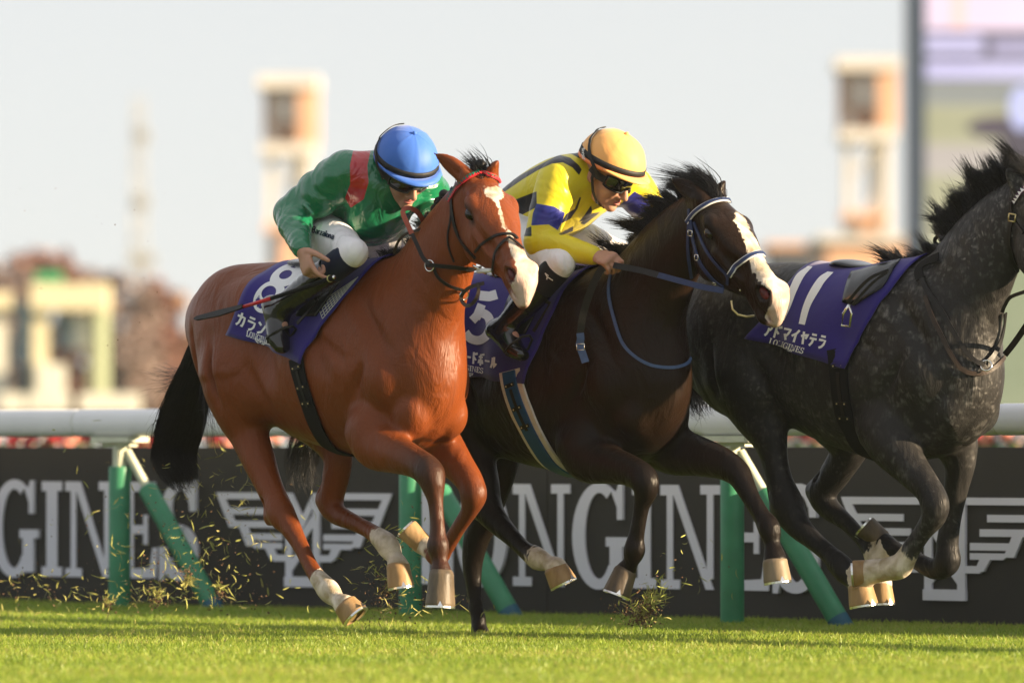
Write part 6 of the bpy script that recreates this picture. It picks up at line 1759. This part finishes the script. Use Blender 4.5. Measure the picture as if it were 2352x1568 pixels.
def build_jockey(fr, J, name_label):
    root = thing('person', name_label, 'jockey', fr.w(-.6, 0, 1.5))
    g = lambda k: fr.px(*J[k])
    lo, hi = J['box']
    pel, chest, neckb = g('pelvis'), g('chest'), g('neck')
    A = Axes(fr.px(*J['head'][:2], J['head'][6] if len(J['head']) > 6 else 0), J['head'][2], J['head'][3], J['head'][4], J['head'][5])
    shn, shf, eln, elf, wrn, wrf = (g(k) for k in ('sh_n', 'sh_f', 'el_n', 'el_f', 'wr_n', 'wr_f'))
    hin, hif, knn, knf, ann, anf, ton, tof = (g(k) for k in ('hip_n', 'hip_f', 'kn_n', 'kn_f', 'an_n', 'an_f', 'toe_n', 'toe_f'))
    # ---- body, one skin
    fd = Field(fr, lo, hi, .0052)
    fd.chain(limb3([pel, pel * .5 + chest * .5, chest, neckb], [.095, .088, .095, .05], [.14, .125, .15, .06]), k=.04)
    fd.chain(limb3([neckb, A.p(-.035, 0, -.07)], [.052, .055], [.055, .054]), k=.04)
    add_person_head(fd, A)
    for a, b, c in ((shn, eln, wrn), (shf, elf, wrf)):
        fd.chain(limb3([chest * .4 + a * .6, a, a * .5 + b * .5, b], [.055, .05, .042, .036]), k=.04); fd.chain(limb3([b, b * .6 + c * .4, c], [.036, .038, .025]), k=.02)
    for h, k, a, t in ((hin, knn, ann, ton), (hif, knf, anf, tof)):
        fd.chain(limb3([h, h * .5 + k * .5, k], [.08, .065, .040]), k=.03); fd.chain(limb3([k, k * .65 + a * .35, a], [.038, .040, .030]), k=.02); fd.chain(limb3([a, a * .55 + t * .45], [.033, .024]), k=.02)
    for w, el, hd in ((wrn, eln, J['hand_n']), (wrf, elf, J['hand_f'])):
        D = fr.u * hd[0][0] + fr.n * hd[0][1] + fr.z * hd[0][2]; Nn = fr.u * hd[1][0] + fr.n * hd[1][1] + fr.z * hd[1][2]
        kw = dict(hd[2]); 
        if 'thumb' in kw: tv = kw['thumb']; kw['thumb'] = fr.u * tv[0] + fr.n * tv[1] + fr.z * tv[2]
        hand(fd, w, D, Nn, **kw)
    W, F = fd.mesh(1); mesh_np('body', W, F, m_skin, root)
    lips(A, root); eyes(A, root)
    # ---- jacket
    fj = Field(fr, lo, hi, .0052)
    for rows, k in J['jacket']: fj.chain([(*fr.px(a, b, n), rp, rl) for a, b, n, rp, rl in rows], k=k)
    for (a, b, c), sd_ in (((shn, eln, wrn), 3), ((shf, elf, wrf), 4)):
        w = c + (b - c) / np.linalg.norm(b - c) * .015; q = J['sleeve']
        fj.chain(crumple([chest * .35 + a * .65, a, a * .5 + b * .5, b], [.075, q[0], q[1], q[2]], sd_, J['crumple']), k=.035, steps=1)
        fj.chain(crumple([b, b * .55 + w * .45, w], [q[2], q[3], q[4]], sd_ + 9, J['crumple']), k=.02, steps=1)
    for rows, k in J.get('folds', []): fj.chain([(*fr.px(a, b, n), r, r) for a, b, n, r in rows], k=k, sub=True)
    for rows, k in J.get('ridges', []): fj.chain([(*fr.px(a, b, n), r, r) for a, b, n, r in rows], k=k)
    W, F = fj.mesh(1); px, py = proj(W); at_ = {}
    for nm, polys in J['marks'].items():
        sd_ = np.full(len(W), 60.0)
        for p in polys: sd_ = np.minimum(sd_, poly_sd(px, py, p))
        at_[nm] = sd_
    mesh_np('jacket', W, F, J['silk'], root, attrs=at_); js = Skin(W, F)
    # ---- breeches
    fb = Field(fr, lo, hi, .0052)
    fb.chain(limb3([pel - fr.u * .03, pel * .7 + chest * .3], [.115, .10], [.155, .14]), k=.04)
    for sgn, h, k, a in ((1, hin, knn, ann), (-1, hif, knf, anf)):
        fb.chain(crumple([pel * .5 + h * .5, h, h * .5 + k * .5, k], [.10, .110, .088, .054], 30 + sgn, .025), k=.04, steps=1)
        d = (a - k) / np.linalg.norm(a - k); fb.chain(limb3([k, k + d * .045], [.056, .056]), k=.02)
    W, F = fb.mesh(1); mesh_np('breeches', W, F, m_bre, root); bs = Skin(W, F)
    # ---- gaiters and boots
    for h, k, a, t in ((hin, knn, ann, ton), (hif, knf, anf, tof)):
        d = a - k; l = np.linalg.norm(d); d /= l
        fl = Field(fr, lo, hi, .0052); fl.chain(limb3([k + d * .03, k + d * .17], [.060, .058]), k=.01); W, F = fl.mesh(1); mesh_np('gaiter', W, F, J['gaiter'], root)
        fl = Field(fr, lo, hi, .0050)
        fl.chain(crumple([k + d * .15, k * .45 + a * .55, a - d * .05, a], [.061, .060, .048, .047], 50, .03), k=.01, steps=1)
        td = (t - a) / np.linalg.norm(t - a); lat = np.cross(td, d); sole = d - td * np.dot(d, td); sole /= np.linalg.norm(sole)
        fl.chain(limb3([a - td * .035 + sole * .03, a + td * .03 + sole * .022, a + td * .11 + sole * .035, t + sole * .03], [.042, .050, .038, .026], [.042, .046, .050, .038]), k=.03, lat=lat)
        fl.ell(a - td * .045 + sole * .045, (.030, .026, .030), k=.02)
        W, F = fl.mesh(1); b = mesh_np('boot', W, F, m_boot, root)
        mb = MB(); c = t - td * .045 + sole * .058
        up_ = -d; mb.box(c, .085, .035, .010, lat, td, sole)
        P = [c - lat * .046, c - lat * .050 + up_ * .05, c - lat * .03 + up_ * .10, c + up_ * .115, c + lat * .03 + up_ * .10, c + lat * .050 + up_ * .05, c + lat * .046]
        mb.tube(P, .0055, 8); mb.build('stirrup_iron', J['iron'], root)
        ribbon('stirrup_leather', [c + up_ * .14, c + up_ * .24 + (h - c) * .1, c * .4 + h * .6], [lat] * 3, .016, .004, m_lea, root)
    helm = helmet(A, root, J['helm'], J['trim']); goggles(A, root)
    return root, A, js, bs, helm, dict(wrn=wrn, wrf=wrf)

J1 = dict(box=((-1.05, -.46, 1.10), (.12, .52, 2.16)), pelvis=(752, 522, 0), chest=(868, 428, 0), neck=(897, 410, 0), head=(929, 386, 58, 40, -6, 1.10),
          sh_n=(790, 402, .17), sh_f=(968, 428, -.17), el_n=(670, 490, .29), el_f=(1010, 478, -.30), wr_n=(694, 574, .405), wr_f=(985, 520, -.05),
          hip_n=(738, 545, .12), hip_f=(850, 545, -.12), kn_n=(812, 580, .255), kn_f=(1000, 600, -.27), an_n=(640, 712, .33), an_f=(820, 740, -.30), toe_n=(658, 790, .335), toe_f=(890, 760, -.30),
          hand_n=((.52, .04, -.84), (.1, -1.0, .0), dict(size=1.08, curl=(42, 75, 55), index=(12, 32, 22), thumb=(1.0, -.25, -.28))),
          hand_f=((.8, .1, -.3), (.1, -.3, -1), dict(curl=(60, 70, 40))),
          sleeve=(.088, .080, .070, .062, .042), crumple=.14,
          jacket=[([(742, 505, 0, .105, .145), (790, 478, 0, .115, .155), (845, 440, 0, .125, .175), (885, 415, 0, .115, .165)], .04), ([(800, 398, .15, .085, .075), (880, 408, 0, .095, .10), (962, 422, -.15, .085, .075)], .05),
                  ([(893, 452, 0, .085, .12), (868, 500, .0, .085, .14), (848, 535, .0, .055, .11)], .05), ([(888, 408, 0, .075, .08), (905, 405, 0, .066, .07)], .03)],
          folds=[([(745, 440, .30, .005), (765, 428, .28, .008), (790, 420, .27, .004)], .014), ([(705, 452, .32, .004), (722, 470, .33, .009), (735, 492, .33, .004)], .014), ([(690, 470, .33, .004), (706, 490, .34, .009), (720, 505, .34, .004)], .014),
                 ([(800, 470, .2, .004), (840, 480, .17, .010), (890, 478, .12, .004)], .02), ([(820, 505, .17, .004), (860, 500, .15, .010), (905, 500, .10, .004)], .02), ([(765, 365, .24, .003), (770, 395, .26, .007), (790, 430, .26, .003)], .012)],
          ridges=[([(655, 470, .28, .010), (672, 462, .30, .012), (700, 470, .31, .010), (718, 490, .31, .008)], .012), ([(650, 500, .29, .008), (670, 500, .32, .012), (695, 512, .33, .008)], .012)],
          marks={'red': [[(x, y) for x, y in t3([(770, 240), (925, 262), (895, 400), (905, 560), (862, 710), (742, 790), (690, 700), (738, 570), (735, 400)])]]},
          silk=m_green, gaiter=m_navyb, helm=m_blueh, trim=m_bluet, iron=m_black)
j1, A1, js1, bs1, hm1, w1 = build_jockey(F1, J1, 'jockey in green and red satin silks and blue helmet crouching on the bay horse')
J2 = dict(box=((-1.05, -.46, 1.10), (.22, .52, 2.16)), pelvis=(1192, 505, 0), chest=(1312, 432, 0), neck=(1362, 412, 0), head=(1398, 392, 32, 34, -4, 1.10),
          sh_n=(1280, 418, .17), sh_f=(1450, 428, -.17), el_n=(1240, 555, .25), el_f=(1500, 492, -.30), wr_n=(1368, 588, .19), wr_f=(1520, 560, -.10),
          hip_n=(1205, 555, .12), hip_f=(1290, 550, -.12), kn_n=(1288, 606, .265), kn_f=(1420, 585, -.27), an_n=(1158, 752, .33), an_f=(1350, 780, -.30), toe_n=(1206, 800, .335), toe_f=(1400, 800, -.30),
          hand_n=((1.0, .0, -.16), (.0, -.55, -.85), dict(size=1.05, curl=(48, 72, 50), thumb=(.9, .0, -.25))),
          hand_f=((.8, .1, -.3), (.1, -.3, -1), dict(curl=(60, 70, 40))),
          sleeve=(.082, .078, .062, .056, .040), crumple=.025,
          jacket=[([(1182, 500, 0, .105, .15), (1235, 460, 0, .115, .16), (1300, 425, 0, .12, .175), (1345, 410, 0, .105, .16)], .04), ([(1290, 412, .15, .082, .075), (1360, 415, 0, .09, .10), (1438, 424, -.15, .082, .075)], .05),
                  ([(1340, 455, 0, .085, .13), (1290, 495, .0, .085, .14), (1245, 520, .0, .075, .13)], .05), ([(1355, 408, 0, .07, .075), (1372, 408, 0, .062, .066)], .03)],
          marks={'black': [t16(p) for p in ([(940, 255), (1080, 185), (1125, 240), (1090, 300), (1010, 255)], [(340, 610), (380, 540), (600, 415), (850, 285), (900, 262), (1000, 290), (1080, 360), (1105, 400), (1080, 450), (1020, 380), (930, 332), (830, 345), (700, 405), (560, 490), (400, 600)],
                           [(490, 675), (690, 598), (692, 742), (490, 850)], [(480, 985), (642, 918), (645, 1010), (500, 1010)], [(1100, 655), (1065, 760), (1000, 850), (910, 900), (960, 805), (1040, 760), (1085, 650)], [(1192, 725), (1200, 790), (1150, 862), (1075, 882), (1130, 815)], [(1275, 790), (1130, 905), (1088, 892), (1200, 800)], [(890, 992), (1030, 915), (1022, 965), (925, 1000)])],
                 'blue': [t16(p) for p in ([(690, 710), (850, 738), (950, 795), (930, 870), (885, 955), (800, 902), (640, 912), (655, 800)], [(1590, 600), (1740, 690), (1730, 770), (1620, 880), (1420, 755), (1490, 690)])]},
          silk=m_yellow, gaiter=m_sock, helm=m_orangeh, trim=m_trim, iron=m_black)
j2, A2, js2, bs2, hm2, w2 = build_jockey(F2, J2, 'jockey in yellow and black striped silks and orange helmet driving the black horse')

# name printed on the near thigh, brand marks, red collar
FONT = {'M': [[(0, 1), (.1, 0), (.35, .7), (.62, 0), (.7, 1)]], 'B': [[(0, 0), (0, 1), (.45, .95), (.55, .75), (.42, .52), (0, .5)], [(0, 0), (.4, .03), (.48, .25), (.35, .48)]],
        'a': [[(.05, .42), (.3, .36), (.42, .5), (.42, 1)], [(.42, .62), (.12, .66), (.05, .85), (.2, 1), (.42, .88)]], 'r': [[(.05, .38), (.05, 1)], [(.05, .55), (.2, .4), (.35, .4)]],
        'z': [[(.02, .4), (.4, .4), (.03, .97), (.42, .97)]], 'l': [[(.1, 0), (.1, 1)]], 'o': [[(.24, .38), (.42, .55), (.42, .85), (.24, 1), (.05, .85), (.05, .55), (.24, .38)]],
        'n': [[(.05, .38), (.05, 1)], [(.05, .55), (.22, .38), (.4, .48), (.4, 1)]], ' ': [],
        'S': [[(.5, .12), (.3, 0), (.08, .1), (.08, .35), (.45, .6), (.45, .88), (.25, 1), (.02, .88)]], 'H': [[(0, 0), (0, 1)], [(.5, 0), (.5, 1)], [(0, .5), (.5, .5)]], 'O': [[(.27, 0), (.5, .2), (.5, .8), (.27, 1), (.03, .8), (.03, .2), (.27, 0)]],
        'R': [[(0, 1), (0, 0), (.4, .03), (.48, .25), (.4, .48), (0, .5)], [(.25, .5), (.5, 1)]], 'E': [[(.45, 0), (0, 0), (0, 1), (.45, 1)], [(0, .5), (.4, .5)]]}
ADV = {'M': .92, 'B': .72, 'a': .58, 'r': .46, 'z': .56, 'l': .28, 'o': .58, 'n': .58, ' ': .12, 'S': .7, 'H': .7, 'O': .72, 'R': .7, 'E': .65}
def text(txt, path, h, w, up):
    """letters along a curved baseline traced on the photo grid; up: cap direction"""
    C = cr(np.array(path, float), 8); l = np.concatenate([[0], np.cumsum(np.linalg.norm(np.diff(C, axis=0), axis=1))])
    tot = sum(ADV[c] for c in txt); sc = l[-1] / tot; out = []; x = 0
    P = lambda s: np.array([np.interp(s, l, C[:, 0]), np.interp(s, l, C[:, 1])])
    for ch in txt:
        for s in FONT[ch]: out += stroke([tuple(P((x + a) * sc) + np.array(up) * h * (1 - b)) for a, b in s], w, 3)
        x += ADV[ch]
    return out
decal('name_print', text('M Barzalona', t3([(352, 1000), (420, 1025), (500, 1052), (590, 1085)]), 13, 2.6, (.22, -1)), bs1, m_print_n, j1, .004)
decal('helmet_strap_print', text('SHORE', t16([(1122, 205), (1118, 260), (1128, 322)]), 5.5, 1.3, (1, -.1)), Skin(*(lambda o: ([np.array(o.matrix_world @ v.co) + root_loc(o) - np.array(o.matrix_world.translation) for v in o.data.vertices], [tuple(p.vertices) for p in o.data.polygons]))(hm2[0])), m_whitep, hm2[0], .008)
for J_, A_, m_ in ((j1, A1, m_redc),):
    mb = MB(); P = [A_.p(-.045 + .085 * math.cos(a), .078 * math.sin(a), -.118 - .028 * math.cos(a)) for a in np.linspace(-2.4, 2.4, 24)]
    mb.tube(P, .017, 8); mb.build('collar', m_, J_)
decal('gaiter_mark', stroke(t7([(932, 268), (950, 300), (1000, 332)]), 2.2, 3) + stroke(t7([(950, 300), (946, 325)]), 2.2, 3) + stroke(t7([(932, 268), (962, 292)]), 2.2, 3), Skin(*(lambda W: W)((lambda fl: fl.mesh(1))((lambda: (lambda f, k, a: (f.chain(limb3([k + (a - k) / np.linalg.norm(a - k) * .045, k + (a - k) / np.linalg.norm(a - k) * .17], [.061, .060]), k=.01), f)[1])(Field(F2, *J2['box'], .0052), F2.px(*J2['kn_n']), F2.px(*J2['an_n'])))()))), m_whitep, j2, .004)

# ---- whip held at the bay's flank
wp = thing('whip', 'black racing whip with red grip section held back over the number 8 cloth', 'whip', F1.px(740, 645, .37))
wpt = [F1.px(766, 637, .385), F1.px(725, 652, .385), F1.px(624, 685, .40), F1.px(560, 704, .405), F1.px(540, 710, .408), F1.px(505, 720, .412), F1.px(449, 733, .42)]
mb = MB(); mb.tube([wpt[0], wpt[0] * .75 + wpt[1] * .25], .0125, 12); mb.tube([wpt[0] * .76 + wpt[1] * .24, wpt[1], wpt[2]], [.0105, .0105, .0085], 10); mb.build('handle', m_girth, wp)
mb = MB(); mb.tube([wpt[0] + (wpt[0] - wpt[1]) * .02, wpt[0] + (wpt[0] - wpt[1]) * .04], .0085, 12); mb.build('butt_cap', m_steel, wp)
mb = MB(); mb.ring(wpt[0] * .8 + wpt[1] * .2, wpt[0] - wpt[1], .011, .004); mb.build('grip_ring', m_loop, wp)
mb = MB(); mb.tube([wpt[2], wpt[3]], [.0082, .0072], 10); mb.build('red_section', mat('whip_red', (.55, .012, .02), .4), wp)
ribbon('flap', [wpt[3], wpt[4], wpt[5], wpt[6] * .9 + wpt[5] * .1, wpt[6]], [np.array([-.5, -.8, .3])] * 5, [.016, .020, .026, .018, .006], .010, m_lea, wp)
# ------------------------------------------------------------------ turf thrown up by the hooves
r = np.random.default_rng(202)
m_clip = mat('flying_grass', (.42, .36, .13), .6, col2=(.30, .34, .07), scale=2)
m_soil = mat('flying_soil', (.11, .065, .035), .95, var=.4, scale=20)
gv, gf, sv, sf = [], [], [], []
def blade(c, L, w):
    d = r.normal(0, 1, 3); d[1] *= .4; d /= np.linalg.norm(d); e = r.normal(0, 1, 3); e -= d * e.dot(d); e /= np.linalg.norm(e); n_ = np.cross(d, e)
    b = len(gv); cv = r.uniform(-.5, .5)
    for t, k in ((-1, .3), (-.35, 1), (.35, 1), (1, .25)):
        p = c + d * L * t * .5 + n_ * cv * L * (t * t) * .5
        gv.append(p - e * w * k); gv.append(p + e * w * k)
    for i in range(3): gf.append((b + i * 2, b + i * 2 + 1, b + i * 2 + 3, b + i * 2 + 2))
def crumb(c, s):
    b = len(sv); q = r.normal(0, 1, (4, 3)); q /= np.linalg.norm(q, axis=1)[:, None]
    for v in q: sv.append(c + v * s)
    sf.extend([(b, b + 1, b + 2), (b, b + 2, b + 3), (b, b + 3, b + 1), (b + 1, b + 3, b + 2)])
# measured plumes: grid px, py, spread x, spread y, depth, count of blades, count of crumbs
for px, py, sx, sy, Y, nb, nc in [(420, 1300, 90, 70, 31.2, 170, 260), (330, 1370, 150, 28, 31.4, 150, 180), (560, 1180, 90, 90, 30.8, 80, 60), (60, 1360, 70, 45, 31.8, 90, 90), (480, 1080, 70, 60, 30.8, 30, 20),
                                  (880, 1370, 40, 60, 30.2, 120, 260), (930, 1300, 35, 60, 30.2, 60, 90), (1000, 1380, 50, 14, 30.0, 30, 40), (1475, 1405, 24, 26, 29.7, 60, 420), (1500, 1370, 14, 22, 29.7, 60, 40), (1545, 1330, 60, 40, 29.8, 26, 30), (250, 1190, 120, 90, 31.6, 40, 40), (1440, 1400, 30, 20, 29.7, 12, 160)]:
    for i in range(nb):
        x, y = px + r.normal() * sx, py + r.normal() * sy
        if y > 1440: continue
        blade(at(x, y, Y + r.normal() * .35), r.uniform(.015, .055), r.uniform(.0012, .0030))
    for i in range(nc):
        x, y = px + r.normal() * sx * .9, py + r.normal() * sy * .8
        if y > 1445: continue
        crumb(at(x, y, Y + r.normal() * .3), r.uniform(.0018, .0075))
for i in range(46):      # specks high behind the bay
    crumb(at(r.uniform(20, 440), r.uniform(430, 860), 31.5 + r.normal() * .6), r.uniform(.002, .005))
def tuft(px, py, Y, n, L, up):
    c = at(px, py, Y)
    for i in range(n):
        d = np.array([r.normal(0, .5), r.normal(0, .3), up * r.uniform(.4, 1.0)]); d /= np.linalg.norm(d); l = L * r.uniform(.5, 1.1); e = np.cross(d, [0, 1, .2]); e /= np.linalg.norm(e); s = c + r.normal(0, .012, 3); b = len(gv)
        for t, k in ((0, 1), (.4, .9), (.75, .6), (1, .1)):
            q = s + d * l * t + np.array([.3 * r.random(), 0, -.35 * up]) * l * t * t; gv.append(q - e * .0026 * k); gv.append(q + e * .0026 * k)
        for j in range(3): gf.append((b + j * 2, b + j * 2 + 1, b + j * 2 + 3, b + j * 2 + 2))
    for i in range(n * 3): crumb(c + r.normal(0, .018, 3) - np.array([0, 0, .02 * up]), r.uniform(.003, .009))
for a in ((1492, 1385, 29.7, 46, .085, 1), (1478, 1412, 29.7, 30, .05, 1), (430, 1330, 31.2, 26, .06, -1), (505, 1350, 31.0, 20, .05, 1), (895, 1345, 30.2, 22, .05, 1), (360, 1370, 31.4, 26, .06, 1), (250, 1380, 31.6, 18, .05, 1), (940, 1225, 29.6, 9, .035, 1)): tuft(*a)
tag(mesh_np('flying_grass', np.array(gv), gf, m_clip, None, smooth=False), kind='stuff')
tag(mesh_np('flying_soil', np.array(sv), sf, m_soil, None, smooth=False), kind='stuff')
# ------------------------------------------------------------------ winter haze: one even volume round the whole place
mb = MB(); mb.box((0, 215.0, 12.0), 150.0, 450.0, 26.0)
hz = mb.build('haze', bpy.data.materials.new('haze_air'), smooth=False)
hm_ = hz.data.materials[0]; hm_.use_nodes = True; nt = hm_.node_tree
nt.nodes.remove(nt.nodes['Principled BSDF'])
pv = nt.nodes.new('ShaderNodeVolumePrincipled'); pv.inputs['Color'].default_value = (.90, .94, 1.0, 1); pv.inputs['Density'].default_value = 0.00018; pv.inputs['Anisotropy'].default_value = 0.0
nt.links.new(pv.outputs[0], nt.nodes['Material Output'].inputs['Volume'])
tag(hz, kind='stuff')
